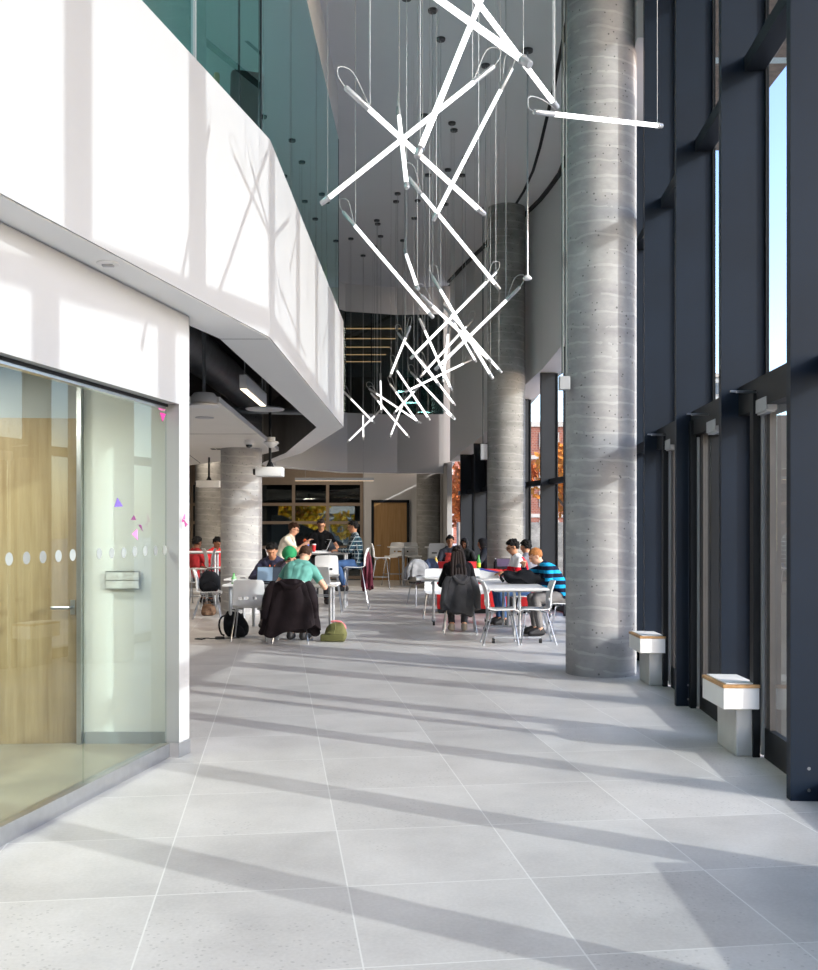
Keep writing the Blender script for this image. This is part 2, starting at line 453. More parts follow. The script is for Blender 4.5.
# glass wall above the parapet
GL = offs(OUT, 0.075)
def seg_at(poly, i, t): a, b = Vector(poly[i]), Vector(poly[i + 1]); return a + (b - a) * t
def pane(a, b, z0, z1, th, mtl, name='pane', parent=None):
    a, b = Vector((a[0], a[1], 0)), Vector((b[0], b[1], 0)); t = (b - a).normalized(); n = Vector((-t.y, t.x, 0)) * th / 2
    mb = MB(); mb.prism([(a + n)[:2], (b + n)[:2], (b - n)[:2], (a - n)[:2]], z0, z1)
    return mb.build(name, mtl, parent)
def tD(i, d): a, b = GL[i], GL[i + 1]; return (d - a[1]) / (b[1] - a[1])
cuts1 = [-5, 0.0, 2.6, 4.6, 6.38, 7.13, GL[1][1]]
cuts2 = [GL[1][1], 9.2, 11.3, GL[2][1]]
wn_i = 1
def glazed(name, segs, mull, glassm, z0, z1):
    r = empty(name); r['kind'] = 'structure'
    for a, b in segs:
        a, b = Vector(a), Vector(b); t = (b - a).normalized()
        pane(a + t * 0.006, b - t * 0.006, z0, z1, 0.014, glassm, 'pane', r)
    for p, w in mull:
        mb = MB(); mb.box((p[0], p[1], (z0 + z1) / 2), (w, w, z1 - z0)); mb.build('mullion', M['frame'] if w < 0.03 else M['silver'], r)
    return r
S1 = [seg_at(GL, 0, tD(0, d)) for d in cuts1]; S2 = [seg_at(GL, 1, tD(1, d)) for d in cuts2]
glazed('window_1', list(zip(S1, S1[1:])), [(S1[4], 0.035), (S1[5], 0.012)], M['balglass'], ZT - 0.1, ZG)
glazed('window_2', list(zip(S2, S2[1:])), [(S2[0], 0.02), (S2[1], 0.014), (S2[2], 0.014), (S2[3], 0.02)], M['balglass'], ZT - 0.1, ZG)
S3 = [Vector(p) for p in GL[2:6]]
glazed('window_3', list(zip(S3, S3[1:])), [(S3[1], 0.02), (S3[2], 0.02)], M['balglass'], ZT - 0.1, ZG)
S4 = []
far = [Vector(p) for p in GL[5:]]
for a, b in zip(far, far[1:]):
    for k in range(2): S4.append(a + (b - a) * k / 2)
S4.append(far[-1])
glazed('window_4', list(zip(S4, S4[1:])), [(p, 0.025) for p in S4[1:-1]], M['farglass'], ZT - 0.1, ZG)
# fascia between glass head and ceiling, and the atrium ceiling
struct('wall_glass_head', ribbon(GL, 0.2, ZG, CEIL), M['wallg'])
m = MB()
poly = [(p[0], p[1]) for p in offs(GL, 0.1)] + [(1.3, 27.0), (1.6, 25.2), (3.3, 19.0), (3.3, -5)]
m.prism(poly, CEIL, CEIL + 0.2); struct('ceiling', m, M['ceil'])
# upper floor room: ceiling, rear wall, left wall
m = MB(); m.prism([(p[0], p[1]) for p in offs(GL, 0.19)] + [(1.2, 25.6), (1.2, 36), (-12, 36), (-12, -5)], ZG + 0.001, ZG + 0.1); struct('ceiling_upper', m, M['wallg'])
m = MB(); m.box((-4.5, 36.05, 5.6), (15, 0.1, 2.9)); struct('wall_upper_back', m, M['bronze'])
m = MB(); m.box((-4.6, 6, 5.66), (0.1, 22, 2.68)); struct('wall_upper_left', m, M['wallg'])
m = MB(); m.box((1.22, 31.5, 5.6), (0.1, 9.2, 4.4)); struct('wall_upper_right', m, M['bronze'])
m = MB(); m.box((-12.05, 12.6, 3.8), (0.1, 35.4, 8)); struct('wall_left_far', m, M['wallg'])

# ------------------------------------------------------------------ right bulkhead
m = MB()
ds = [10.15 + i * 0.45 for i in range(33)] + [24.9]
def bulk(d, off): n, t = wn(d); return Vector((wx(d), d, 0)) + n * off
for off, off2, mtl, nm in ((-0.05, 0.02, 'wallg', 'wall_right'),):
    rows = []
    for d in ds:
        a = bulk(d, off); b = bulk(d, 0.45); hz = min(headz(d), CEIL - 0.02)
        rows.append((Vector((a.x, a.y, CEIL)), Vector((a.x, a.y, hz)), Vector((b.x, b.y, hz + 0.02)), Vector((b.x, b.y, CEIL))))
    vs = [[m.bm.verts.new(p) for p in r] for r in rows]
    for r, s in zip(vs, vs[1:]):
        for k in range(4):
            j = (k + 1) % 4
            m.bm.faces.new((r[k], r[j], s[j], s[k]))
    m.bm.faces.new(vs[0]); m.bm.faces.new(list(reversed(vs[-1])))
    bmesh.ops.recalc_face_normals(m.bm, faces=list(m.bm.faces))
    struct(nm, m, M[mtl])
# dark reveal line between bulkhead and ceiling, and slot in the ceiling
def ribline(name, pts, w, z, h, mtl):
    mb = MB(); L = []; R = []
    for i, p in enumerate(pts):
        a = Vector(pts[max(i - 1, 0)]); b = Vector(pts[min(i + 1, len(pts) - 1)]); t = (b - a).normalized(); nn = Vector((t.y, -t.x))
        p = Vector(p); L.append(tuple(p + nn * w / 2)); R.append(tuple(p - nn * w / 2))
    mb.prism(L + list(reversed(R)), z, z + h); return struct(name, mb, mtl)
ribline('trim_3', [(wx(d) - 0.09, d) for d in ds if d > 9], 0.07, CEIL - 0.05, 0.049, M['void'])
ribline('trim_4', [(1.90, 11.8), (1.96, 12.84), (2.03, 14.0), (2.07, 14.98), (2.12, 16.2), (2.14, 17.25), (2.10, 18.3), (2.01, 19.24), (1.82, 20.5), (1.63, 21.7), (1.28, 24.0), (0.89, 26.0)], 0.05, CEIL - 0.006, 0.005, M['black'])

# ------------------------------------------------------------------ the glazed facade: fins, transoms, panes, doors
FD = [5.535 + 1.49 * k for k in range(-7, 8)] + [17.4, 18.9, 20.3, 21.6, 22.8, 24.0, 24.95]
def wbox(d0, d1, o0, o1, z0, z1, mb=None, z1b=None):
    "box following the facade between depths d0,d1 and offsets o0,o1 outwards from the fin edge line"
    mb = mb or MB()
    n0, _ = wn(d0); n1, _ = wn(d1)
    p0 = Vector((wx(d0), d0, 0)); p1 = Vector((wx(d1), d1, 0))
    pts = [p0 + n0 * o0, p1 + n1 * o0, p1 + n1 * o1, p0 + n0 * o1]
    zz = [z1, z1b if z1b is not None else z1, z1b if z1b is not None else z1, z1]
    mb.prism([p[:2] for p in pts], z0, zz); return mb
wi = 5
for i, d in enumerate(FD[:-1]):
    d2 = FD[i + 1]
    r = empty('window_%d' % wi, (wx(d), d, 0)); r['kind'] = 'structure'; wi += 1
    mv = (-wx(d), -d, 0)
    top = min(headz(d + 0.07), CEIL) - 0.005; top2 = min(headz(d2), CEIL) - 0.005
    zt = top if top <= top2 else top2
    isdoor = 5 < d < 9.5
    wbox(d, d + 0.07, 0, 0.31, 0, min(headz(d), CEIL) - 0.005).move(mv).build('fin', M['fin'] if d < 15 else M['frame'], r)
    tz = [4.77] if isdoor else [2.42, 4.77]
    for z in tz:
        if z < zt - 0.15: wbox(d + 0.07, d2, 0.16, 0.30, z - 0.05, z + 0.05).move(mv).build('transom', M['frame'], r)
    wbox(d + 0.07, d + 0.10, 0.30, 0.322, 0.0 if not isdoor else 2.5, zt).move(mv).build('glazing_bar', M['black'], r)
    wbox(d2 - 0.03, d2, 0.30, 0.322, 0.0 if not isdoor else 2.5, zt - 0.01).move(mv).build('glazing_bar', M['black'], r)
    zb = 0.12
    if d > 20.5: wbox(d + 0.07, d2, 0.25, 0.28, 2.42, zt).move(mv).build('spandrel', M['black'], r)
    if not isdoor:
        wbox(d + 0.07, d2, 0.2, 0.345, 0, zb).move(mv).build('sill', M['black'], r)
        wbox(d + 0.10, d2 - 0.03, 0.305, 0.317, zb, zt).move(mv).build('pane', M['winglass'], r)
    else:
        wbox(d + 0.10, d2 - 0.03, 0.305, 0.317, 2.5, zt).move(mv).build('pane', M['winglass'], r)
    if isdoor:
        for s in (-1, 1):
            pass

BOLT = M['chrome']
def door(n, d0, d1, far_jamb, opers):
    "glazed entrance door between two fins; plane lies 0.17 m outside the fin edge line"
    r = empty('door_%d' % n, (wx(d0), d0, 0)); r['kind'] = 'structure'; mv = (-wx(d0), -d0, 0)
    wbox(d0 + 0.07, d1, 0.12, 0.36, 2.30, 2.50).move(mv).build('door_head', M['black'], r)
    wbox(far_jamb - 0.08, far_jamb, 0.10, 0.145, 0, 2.42).move(mv).build('door_jamb', M['black'], r)
    wbox(far_jamb - 0.10, far_jamb - 0.06, 0.152, 0.168, 0.02, 2.28).move(mv).build('finger_guard', M['strip'], r)
    wbox(d1 - 0.05, d1, 0.20, 0.36, 0, 2.30).move(mv).build('side_post', M['black'], r); wbox(far_jamb, d1 - 0.05, 0.27, 0.28, 0, 2.30).move(mv).build('side_pane', M['winglass'], r)
    wbox(d0 + 0.07, far_jamb - 0.08, 0.17, 0.21, 0.0, 0.20).move(mv).build('bottom_rail', M['black'], r)
    wbox(d0 + 0.07, far_jamb - 0.08, 0.21, 0.42, 0.0, 0.035).move(mv).build('threshold', M['plinth'], r)
    wbox(far_jamb - 0.19, far_jamb - 0.10, 0.175, 0.215, 0.20, 2.30).move(mv).build('door_stile', M['bronze'], r)
    wbox(d0 + 0.07, d0 + 0.15, 0.175, 0.215, 0.20, 2.30).move(mv).build('door_stile', M['bronze'], r)
    wbox(d0 + 0.15, far_jamb - 0.19, 0.19, 0.20, 0.20, 2.30).move(mv).build('door_pane', M['winglass'], r)
    wbox(d1 - 0.04, d1 + 0.02, 0.36, 0.46, 0, 2.30).move(mv).build('outer_reveal', M['bronze'], r)
    for od in opers:
        b = wbox(od - 0.30, od, 0.115, 0.185, 2.255, 2.365).move(mv)
        bmesh.ops.bevel(b.bm, geom=list(b.bm.edges), offset=0.012, segments=2, affect='EDGES')
        b.build('door_closer', M['grey'], r)
        p0 = Vector((wx(od) + 0.22, od - 0.02, 2.42)) + Vector(mv); 
        mb = MB(); mb.box(p0 + Vector((-0.13, 0, 0)), (0.26, 0.025, 0.012)); mb.box(p0 + Vector((-0.12, -0.04, -0.012)), (0.24, 0.02, 0.012), (0, 0, 0.12))
        mb.tube([p0 + Vector((-0.01, 0, -0.07)), p0 + Vector((-0.01, 0, 0.02))], 0.014)
        mb.build('closer_arm', M['chrome'], r)
    return r
door(1, 5.535, 7.025, 6.68, [6.66])
dd2 = door(2, 7.025, 8.515, 8.49, [7.95])
door(3, 8.515, 10.005, 9.66, [9.64])
# fin base bolts
for k, d in enumerate((5.535, 8.515)):
    mb = MB()
    for z in (0.06, 0.18):
        for ox in (0.10, 0.2):
            mb.tube([(wx(d) + ox, d - 0.006, z), (wx(d) + ox, d + 0.0, z)], 0.010, 8)
    mb.build('trim_%d' % (5 + k), BOLT)['kind'] = 'structure'

# plinth benches at the foot of fins
def plinth(d, x0, x1, dl, label, over=0.11):
    r = thing('bench_plinth', label, 'bench', (x0, d, 0), group=None)
    w = x1 - x0
    MB().box((w / 2, dl / 2, 0.16), (w, dl, 0.32), bev=0.012).build('concrete_base', M['plinth'], r)
    MB().box((w / 2 - over / 2 + 0.01, dl / 2 - 0.02, 0.39), (w + over, dl + 0.06, 0.14), bev=0.006).build('white_trim', M['plcap'], r)
    MB().box((w / 2 - over / 2 + 0.01, dl / 2 - 0.02, 0.471), (w + over + 0.008, dl + 0.068, 0.022), bev=0.004).build('wooden_seat', M['benchwood'], r)
    MB().box((w / 2 - over / 2 + 0.02, dl / 2 - 0.01, 0.484), (w + over - 0.035, dl + 0.02, 0.008)).build('seat_panel', M['plcap'], r)
    return r
plinth(6.62, 2.165, 2.295, 0.41, 'pale concrete bench end with wooden seat edge standing between the two nearest door fins')
plinth(9.62, 2.31, 2.445, 0.41, 'small concrete bench end with wooden seat edge beside the large concrete column')
plinth(1.0, 2.16, 2.30, 2.9, 'long concrete window bench with a wooden seat edge, closest to the entrance')

# exterior soffit of the overhang
n = NT('exterior_soffit'); x, y, z = n.sep(n.pos())
f = n.math('LESS_THAN', n.math('FRACT', n.math('DIVIDE', n.math('ADD', y, 0.35), 1.75)), 0.10)
n.color(n.mix(f, n.ramp(n.noise(n.pos(), 9), [(0.3, rgb(96, 84, 74)), (0.7, rgb(128, 114, 100))]), rgb(175, 190, 190))); n.set(0.8)
m = MB(); m.prism([(1.9, -5), (4.9 - 0.0, -5), (5.3, 17), (2.9, 17)], CEIL + 0.25, CEIL + 0.5); struct('ceiling_exterior', m, n.m)

# ------------------------------------------------------------------ columns
def column(c, r, z1, mtl, bias=0):
    m = MB(); m.lathe([(r, 0.0)] + [(r, z1 * k / 12) for k in range(1, 13)], (0, 0, 0), 48)
    o = m.build('column', mtl, None, True); o.location = (c[0], c[1], 0); o['kind'] = 'structure'; return o
C1 = (2.015, 10.5); C2 = (1.875, 19.3); C3 = (-3.0, 17.9)
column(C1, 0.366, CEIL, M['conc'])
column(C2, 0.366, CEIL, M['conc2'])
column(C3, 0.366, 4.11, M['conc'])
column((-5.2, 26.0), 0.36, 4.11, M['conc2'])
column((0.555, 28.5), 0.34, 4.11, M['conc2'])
def conduit(x, y, z0, z1, box, label, n=2):
    r = thing('conduit', label, 'conduit', (x, y, z0), group=None)
    mb = MB()
    for k in range(n): mb.tube([(0.035 * k, 0, 0.1), (0.035 * k, 0, z1 - z0)], 0.012, 8)
    mb.build('pipe', M['conduit'], r)
    mb = MB(); mb.box((0.018, 0, 0), box, bev=0.008); mb.build('junction_box', M['grey'], r)
conduit(C1[0] - 0.43, 10.32, H + (530 - 383) / F * 10.3, CEIL, (0.11, 0.09, 0.14), 'twin grey conduits with junction box running down the large front column')
conduit(C2[0] - 0.455, 19.2, H + (530 - 452) / F * 19.2, CEIL, (0.13, 0.11, 0.3), 'thin grey conduit with box running down the second column', 1)

# ------------------------------------------------------------------ ground floor back wall, door, window wall
m = MB(); m.box((-0.2, 30.06, 2.06), (2.4, 0.12, 4.12)); 
struct('wall_back', m, M['wallg'])
m = MB(); m.box((1.02, 27.6, 1.6), (0.12, 5.0, 3.2)); struct('wall_back_right', m, M['band'])
r = empty('door_6', (-0.56, 29.97, 0)); r['kind'] = 'structure'
MB().box((0, 0.0, 1.16), (0.98, 0.05, 2.32)).build('door_leaf', M['doorwood'], r)
mb = MB(); mb.box((-0.53, 0, 1.19), (0.08, 0.09, 2.38)); mb.box((0.53, 0, 1.19), (0.08, 0.09, 2.38)); mb.box((0, 0, 2.36), (1.14, 0.09, 0.08)); mb.build('door_frame', M['frame'], r)
mb = MB(); mb.tube([(-0.40, -0.03, 1.04), (-0.40, -0.08, 1.04), (-0.28, -0.08, 1.04)], 0.012); mb.build('door_handle', M['chrome'], r)
r = empty('window_40', (-9.5, 30.0, 0)); r['kind'] = 'structure'
mb = MB()
x0, x1 = 0, 8.12
for z in (0.08, 0.98, 1.72, 2.02 + 0.25, 2.9): mb.box(((x0 + x1) / 2, 0, z), (x1 - x0, 0.08, 0.09))
mb.box(((x0 + x1) / 2, 0.0, 3.53), (x1 - x0, 0.1, 1.18))
k = 8.08
while k > 0: mb.box((k, 0, 1.5), (0.09, 0.085, 3.0)); k -= 1.02
mb.build('window_frame', mat('brown_grey_mullion', rgb(140, 125, 110), 0.5), r)
MB().box(((x0 + x1) / 2, 0, 1.5), (x1 - x0, 0.012, 3.0)).build('pane', M['farglass'], r)
m = MB(); m.box((-8.3, 34.0, 2.06), (7.7, 0.12, 4.2)); m.box((-0.9, 34.0, 2.06), (1.9, 0.12, 4.2)); m.box((-3.15, 34.0, 3.25), (2.6, 0.12, 1.85)); m.box((-3.15, 34.0, 0.42), (2.6, 0.12, 0.84))
struct('wall_lobby_back', m, M['wallb'])
m = MB(); m.box((-5.8, 32.1, 4.2), (13, 4.1, 0.1)); struct('ceiling_lobby', m, M['void'])
m = MB(); m.box((-5.8, 32.2, -0.07), (13, 3.7, 0.13)); struct('floor_lobby', m, M['wallg'])
m = MB(); m.box((0.3, 32.0, 2.06), (0.1, 3.9, 4.2)); struct('wall_lobby_right', m, M['wallb'])
m = MB(); m.prism([(-4.6, -0.2), (-4.6, 2.0), (-4.3, 2.0), (-2.2, 1.05), (-2.2, -0.2)], 0, 0.15); m.xf(Matrix.Translation((0, 33.6, 0)) @ Matrix.Rotation(PI / 2, 4, 'X')); 
r = thing('stair_balustrade', 'sloping grey stair side seen through the rear window wall', 'stair', (0, 0, 0)); m.build('side_panel', M['wallg'], r)
m = MB(); m.box((-10.8, 30.05, 2.06), (2.4, 0.1, 4.12)); struct('wall_back_left', m, M['bronze'])
m = MB(); m.box((-9.0, 18.5, 2.06), (0.12, 23, 4.1)); struct('wall_left_cafe', m, M['bronze'])

# ------------------------------------------------------------------ glazed room on the left
def lx(d): return -1.94 + 0.19 * (d - 4.75)
LT = Vector((0.19, 1, 0)).normalized(); LN = Vector((-LT.y, LT.x, 0))   # LN points into the room
def lbox(d0, d1, o0, o1, z0, z1):
    a = Vector((lx(d0), d0, 0)); b = Vector((lx(d1), d1, 0))
    mb = MB(); mb.prism([(a + LN * o0)[:2], (b + LN * o0)[:2], (b + LN * o1)[:2], (a + LN * o1)[:2]], z0, z1); return mb
def WX(d): return -1.907 + 0.203 * (d - 4.66)
m = MB(); m.prism([(WX(-5), -5), (WX(6.589), 6.589), (WX(6.589) - 0.14, 6.60), (WX(-5) - 0.14, -5)], 2.33, ZS - 0.013); struct('wall_left', m, M['white'])
struct('trim_7', lbox(-5, 6.60, 0.012, 0.06, 2.295, 2.3299), M['steel'])
struct('trim_8', lbox(-5, 6.60, 0.002, 0.0119, 2.312, 2.3299), M['black'])
m = MB()
m2 = MB(); m2.prism([(-1.515, 6.5895), (-1.4835, 6.746), (-1.56, 7.1), (-8.9, 7.25), (-8.9, 6.98), (-1.62, 6.98), (-1.62, 6.64)], 0.0, ZS - 0.013)
m.bm.free(); struct('wall_room_back', m2, M['white'])
m = MB(); m.prism([(-1.585, 6.52), (-1.575, 6.592), (-1.455, 6.653), (-1.462, 6.70), (-1.47, 6.665)], 0.0, 0.1)
m.bm.free()
b_ = lbox(-5, 6.60, -0.008, 0.06, 0.0, 0.092); struct('baseboard_left', b_, M['steel'])
m = MB(); m.box((0, 0, 0.048), (0.135, 0.012, 0.096)); m.bm.free(); m = MB(); m.prism([(-1.60, 6.607), (-1.513, 6.578), (-1.474, 6.747), (-1.4825, 6.748), (-1.5155, 6.5885), (-1.60, 6.617)], 0, 0.096); struct('baseboard_pier', m, M['steel'])
m = MB(); m.box((-1.94, 6.885, 0.055), (0.58, 0.012, 0.11)); struct('baseboard_back', m, M['silver'])
m = MB(); m.prism([(-2.245, 6.90), (-1.6205, 6.90), (-1.6205, 6.979), (-2.245, 6.979)], 0.0, 2.6); struct('wall_room_white', m, M['soffit'])
# room ceiling and floor finish
m = MB(); a = Vector((lx(-5), -5, 0)) + LN * 0.15; b = Vector((lx(6.6), 6.6, 0)) + LN * 0.15
m.prism([a[:2], b[:2], (b.x, 6.97), (-6, 6.97), (-6, -5)], 2.62, 2.68); struct('ceiling_room', m, M['soffit'])
a2 = Vector((lx(-5), -5, 0)) + LN * 0.11; b2_ = Vector((lx(6.5), 6.5, 0)) + LN * 0.11
m = MB(); m.prism([a2[:2], b2_[:2], (b2_.x, 6.88), (-6, 6.97), (-6, -5)], 0.0005, 0.03)
n = NT('polished_screed'); c_ = n.ramp(n.noise(n.pos(), 1.6, 6), [(0.3, rgb(148, 142, 128)), (0.7, rgb(178, 170, 152))]); n.color(c_); n.set(0.35)
struct('floor_room', m, n.m)
m = MB(); m.box((-6.05, 1.0, 1.4), (0.1, 12, 2.8)); struct('wall_room_left', m, M['oak'])
# curved oak wall with a door at its end
m = MB(); pts = []
for k in range(17):
    t = k / 16; pts.append((-2.28 - 3.65 * t, 6.90 - 0.30 * math.sin(t * PI) * 0.4 + 0.05 * t))
m.prism(pts + [(p[0], p[1] + 0.06) for p in reversed(pts)], 0.031, 2.27); struct('wall_room_oak', m, M['oak'])
m = MB(); m.prism(pts + [(p[0], p[1] + 0.06) for p in reversed(pts)], 2.2705, 2.619); struct('wall_room_head', m, M['band'])
m = MB(); m.box((-2.262, 6.872, 1.32), (0.03, 0.05, 2.58)); struct('trim_9', m, M['steel'])
r = thing('door_pull', 'small steel lever handle on the oak wall behind the glass', 'handle', (-2.36, 6.84, -0.06), 0)
mb = MB(); mb.tube([(0.05, 0.03, 1.03), (0.05, -0.05, 1.03), (-0.07, -0.05, 1.03)], 0.011); mb.build('lever', M['chrome'], r)
mb = MB(); mb.box((0.05, 0.028, 1.03), (0.03, 0.012, 0.10)); mb.build('escutcheon', M['steel'], r)
# wall plaque
r = thing('room_sign', 'small white two-part room sign plate on the wall behind the glass', 'sign', (at(123, 580, 6.87)), 0)
w_, h_ = 0.225, 0.115
MB().box((0, 0, -0.002), (w_ + 0.012, 0.012, h_ + 0.012)).build('back_plate', M['steel'], r)
MB().box((0, -0.01, 0.027), (w_, 0.012, 0.052)).build('upper_plate', M['plcap'], r)
MB().box((0, -0.01, -0.031), (w_, 0.012, 0.052)).build('lower_plate', M['plcap'], r)
# the glass panes with dots and stickers
r = empty('window_30', (0, 0, 0)); r['kind'] = 'structure'
def lpx(px):   # depth where the view ray of column px meets the glass plane
    o = LN * 0.03; k = (px - CX) / F
    # X = k*D ; X = lx(D - ...) approx
    return (-1.94 - 0.19 * 4.75 + o.x - 0.19 * o.y) / (k - 0.19)
dj = lpx(82.5)
cuts = [-5, -2.2, 0.6, 3.3, dj, 6.63]
for a, b in zip(cuts, cuts[1:]):
    lbox(a + 0.004, b - 0.004, 0.024, 0.036, 0.06, 2.33).build('pane', M['roomglass'], r)
dotm = mat('frosted_grey_vinyl', (0.27, 0.30, 0.295), 0.8)
def on_glass(px, py, off=0.058):
    d = lpx(px); return at(px, py, d)
GR = math.atan2(LT.y, LT.x)
def decal(px, py, shape, mtl, name='privacy_dot'):
    c = on_glass(px, py) - LN * 0.012
    mb = MB(); vs = [c + LT * sx + Vector((0, 0, sz)) for sx, sz in shape]
    f0 = [mb.bm.verts.new(v) for v in vs]; f1 = [mb.bm.verts.new(v + LN * 0.002) for v in vs]
    k = len(vs); mb.bm.faces.new(f0); mb.bm.faces.new(list(reversed(f1)))
    for i in range(k): mb.bm.faces.new((f0[i], f1[i], f1[(i + 1) % k], f0[(i + 1) % k]))
    bmesh.ops.recalc_face_normals(mb.bm, faces=list(mb.bm.faces)); return mb.build(name, mtl, r)
circ = [(0.032 * math.cos(2 * PI * k / 20), 0.032 * math.sin(2 * PI * k / 20)) for k in range(20)]
for px, py in ((7, 559), (24.5, 558), (41, 557), (56.5, 556), (70.8, 555), (97.5, 553.5), (110, 553), (122, 552.5), (133, 551.5), (143.5, 551), (154, 550.5), (163, 550)):
    decal(px, py, circ, dotm)
pink = mat('pink_vinyl', rgb(232, 130, 190), 0.6); purple = mat('purple_vinyl', rgb(110, 90, 170), 0.6); plum = mat('plum_vinyl', rgb(120, 60, 110), 0.6)
K = 0.0063
for px, py, sh, ml in ((160, 408, [(-5, -2), (-3, 4), (3, 4.5), (6, -1), (0, -3)], pink), (161, 416, [(-4, 3), (5, 3), (0, -6)], mat('magenta_vinyl', rgb(220, 70, 160), 0.6)),
                       (116.5, 503, [(-5, -4), (6, -3), (-1, 5)], purple), (131.5, 518, [(-3, -2), (4, -2), (1, 3)], plum), (139, 528.5, [(-3, 4), (3, -3), (1, 3.5)], plum), (134, 534, [(-5, 0), (2, 5), (3, -6)], pink)):
    decal(px, py, [(a * K * 1.6, b * K) for a, b in sh], ml, 'paper_triangle')
r = thing('paper_butterfly', 'pink and purple folded paper butterfly stuck on the white pier edge', 'decoration', at(183, 518, 6.60))
for nm, tri, ml in (('upper_wing', [(-0.5, -1), (2.5, 6), (3, -2)], pink), ('lower_wing', [(-1, -1), (-1, -5), (3, -4)], mat('magenta_vinyl', rgb(220, 70, 160), 0.6)), ('tail', [(1, -2), (6, -8), (2.5, -11)], mat('violet_vinyl', rgb(190, 90, 150), 0.6))):
    mb = MB(); mb.prism([(a * 0.0055, b * 0.0055) for a, b in tri], 0, 0.003); mb.xf(Matrix.Rotation(PI / 2, 4, 'X')); mb.build(nm, ml, r)
# sprinkler / detector in the soffit
p = at(108, 262, 1.45 / 0.268)
r = thing('ceiling_detector', 'round white flush detector plate in the soffit above the glazed room', 'detector', (p.x, p.y, ZS - 0.0055))
MB().lathe([(0.062, 0.0), (0.06, -0.006), (0.03, -0.010), (0.0, -0.010)], (0, 0, 0), 24).build('plate', M['plcap'], r)
mb = MB(); mb.box((0.02, 0, -0.014), (0.02, 0.02, 0.01)); mb.box((-0.02, 0.01, -0.014), (0.015, 0.03, 0.01)); pass; mb.bm.free(); MB().box((0.0, 0, -0.014), (0.06, 0.03, 0.01)).build('sensor', M['grey'], r)

# ------------------------------------------------------------------ pendant tube lights
# (thick cap end px,py) (small cap end px,py) depth, label
TUBES = [
 ((345, 87), (485, 215), 7.0, 'tube light sloping down right, arched cable on its thick cap beside the green glass'),
 ((494, 66), (321, 204), 7.4, 'long tube light rising to the right, lower end hanging just beside the green glass wall'),
 ((512, 68), (433, 221), 9.0, 'steep tube light leaning right, ending at its thick cap below the biggest tube'),
 ((395, -32), (530, 65), 5.2, 'thickest tube light, cut by the top of the picture, falling right to a silver cap'),
 ((455, -28), (557.5, 108), 6.4, 'tube light falling steeply right from the top edge, ending above the horizontal tube'),
 ((493, -30), (417, 157), 6.1, 'bright steep tube light leaning left from the top edge, its lower cap among crossing tubes'),
 ((534, 112), (662, 126), 7.4, 'almost horizontal tube light in front of the large concrete column'),
 ((398, 108), (407, 188), 8.6, 'short nearly vertical tube light with a tiny looped cable on top'),
 ((408, 177), (499.9, 289.6), 10.0, 'tube light falling right whose lower cap overlaps the second column'),
 ((343, 212), (433.5, 318), 10.5, 'long tube light falling right, alone beside the balcony corner'),
 ((404.7, 250), (418, 289), 11.2, 'short stubby foreshortened tube light hanging free in the middle of the cloud'),
 ((432.4, 276.4), (492.9, 378.9), 12.5, 'steep tube light falling right to the lowest cap before the second column'),
 ((421, 295), (491, 361.4), 12.2, 'thick tube light with an arched cable loop, in the crossing before the second column'),
 ((443.8, 306), (501.6, 372.8), 15.0, 'thin tube light lying parallel behind a thicker one, ending before the second column'),
 ((449, 314), (476, 362), 15.8, 'short thin tube light behind the crossing before the second column'),
 ((496.4, 272), (410.5, 358.8), 13.2, 'tube light rising right with a thick cap overlapping the second column edge'),
 ((520, 287), (435, 370), 11.6, 'tube light rising right with an S-curled cable in front of the second column'),
 ((472.7, 319.7), (420, 377), 16.4, 'thin tube light rising right, parallel beneath a thick one left of the second column'),
 ((419.3, 318.5), (451.7, 390.3), 15.2, 'steep thin tube light falling right in front of the dark upper glazing'),
 ((471.8, 359.6), (405, 392), 17.2, 'gently sloping thin tube light rising right through the lower cloud'),
 ((410.3, 326), (389.8, 377), 16.0, 'steep tube light leaning right, alone at the left of the dark upper glazing'),
 ((397.7, 333), (440, 386), 16.6, 'thin tube light falling right from the warm linear lamps'),
 ((421, 360), (455.3, 405.8), 17.6, 'thin tube light continuing a falling line towards the grey slab edge'),
 ((392, 363), (429.8, 420.4), 18.2, 'thin steep tube light falling right, its foot on the grey slab edge'),
 ((389.8, 383.6), (418.6, 423.3), 19.0, 'small tube light falling right, its foot meeting that of a flatter one'),
 ((368.9, 388.6), (420.8, 423.3), 19.8, 'flattest of the small falling tube lights above the grey slab edge'),
 ((371, 393), (409.3, 437.7), 20.4, 'small tube light falling right, deepest across the grey slab edge'),
 ((380.4, 373.5), (381.4, 413.2), 20.9, 'small vertical tube light ending on the slab edge line'),
 ((344.3, 392), (374.6, 423.3), 21.4, 'small falling tube light starting right at the white balcony corner'),
 ((363, 409), (363.4, 440), 22.4, 'smallest vertical tube light, in front of the grey slab edge'),
 ((381, 409.6), (347.2, 442.5), 22.0, 'small rising tube light, lowest of the whole cloud, near the balcony corner'),
 ((405.7, 396.6), (389.8, 437.7), 21.2, 'small steep tube light leaning right across the grey slab edge'),
 ((420.8, 384.3), (393.7, 413.6), 20.0, 'small rising tube light in the middle of the lower tangle'),
 ((410.7, 372), (454.5, 418.4), 18.6, 'thin falling tube light whose foot touches that of a very short one'),
 ((443.7, 409.8), (455, 419.3), 19.4, 'very short end-on tube light low by the slab edge'),
 ((449, 325), (443, 382), 17.0, 'thin nearly vertical tube light behind the crossing, before the pale wall'),
]
TR = 0.018
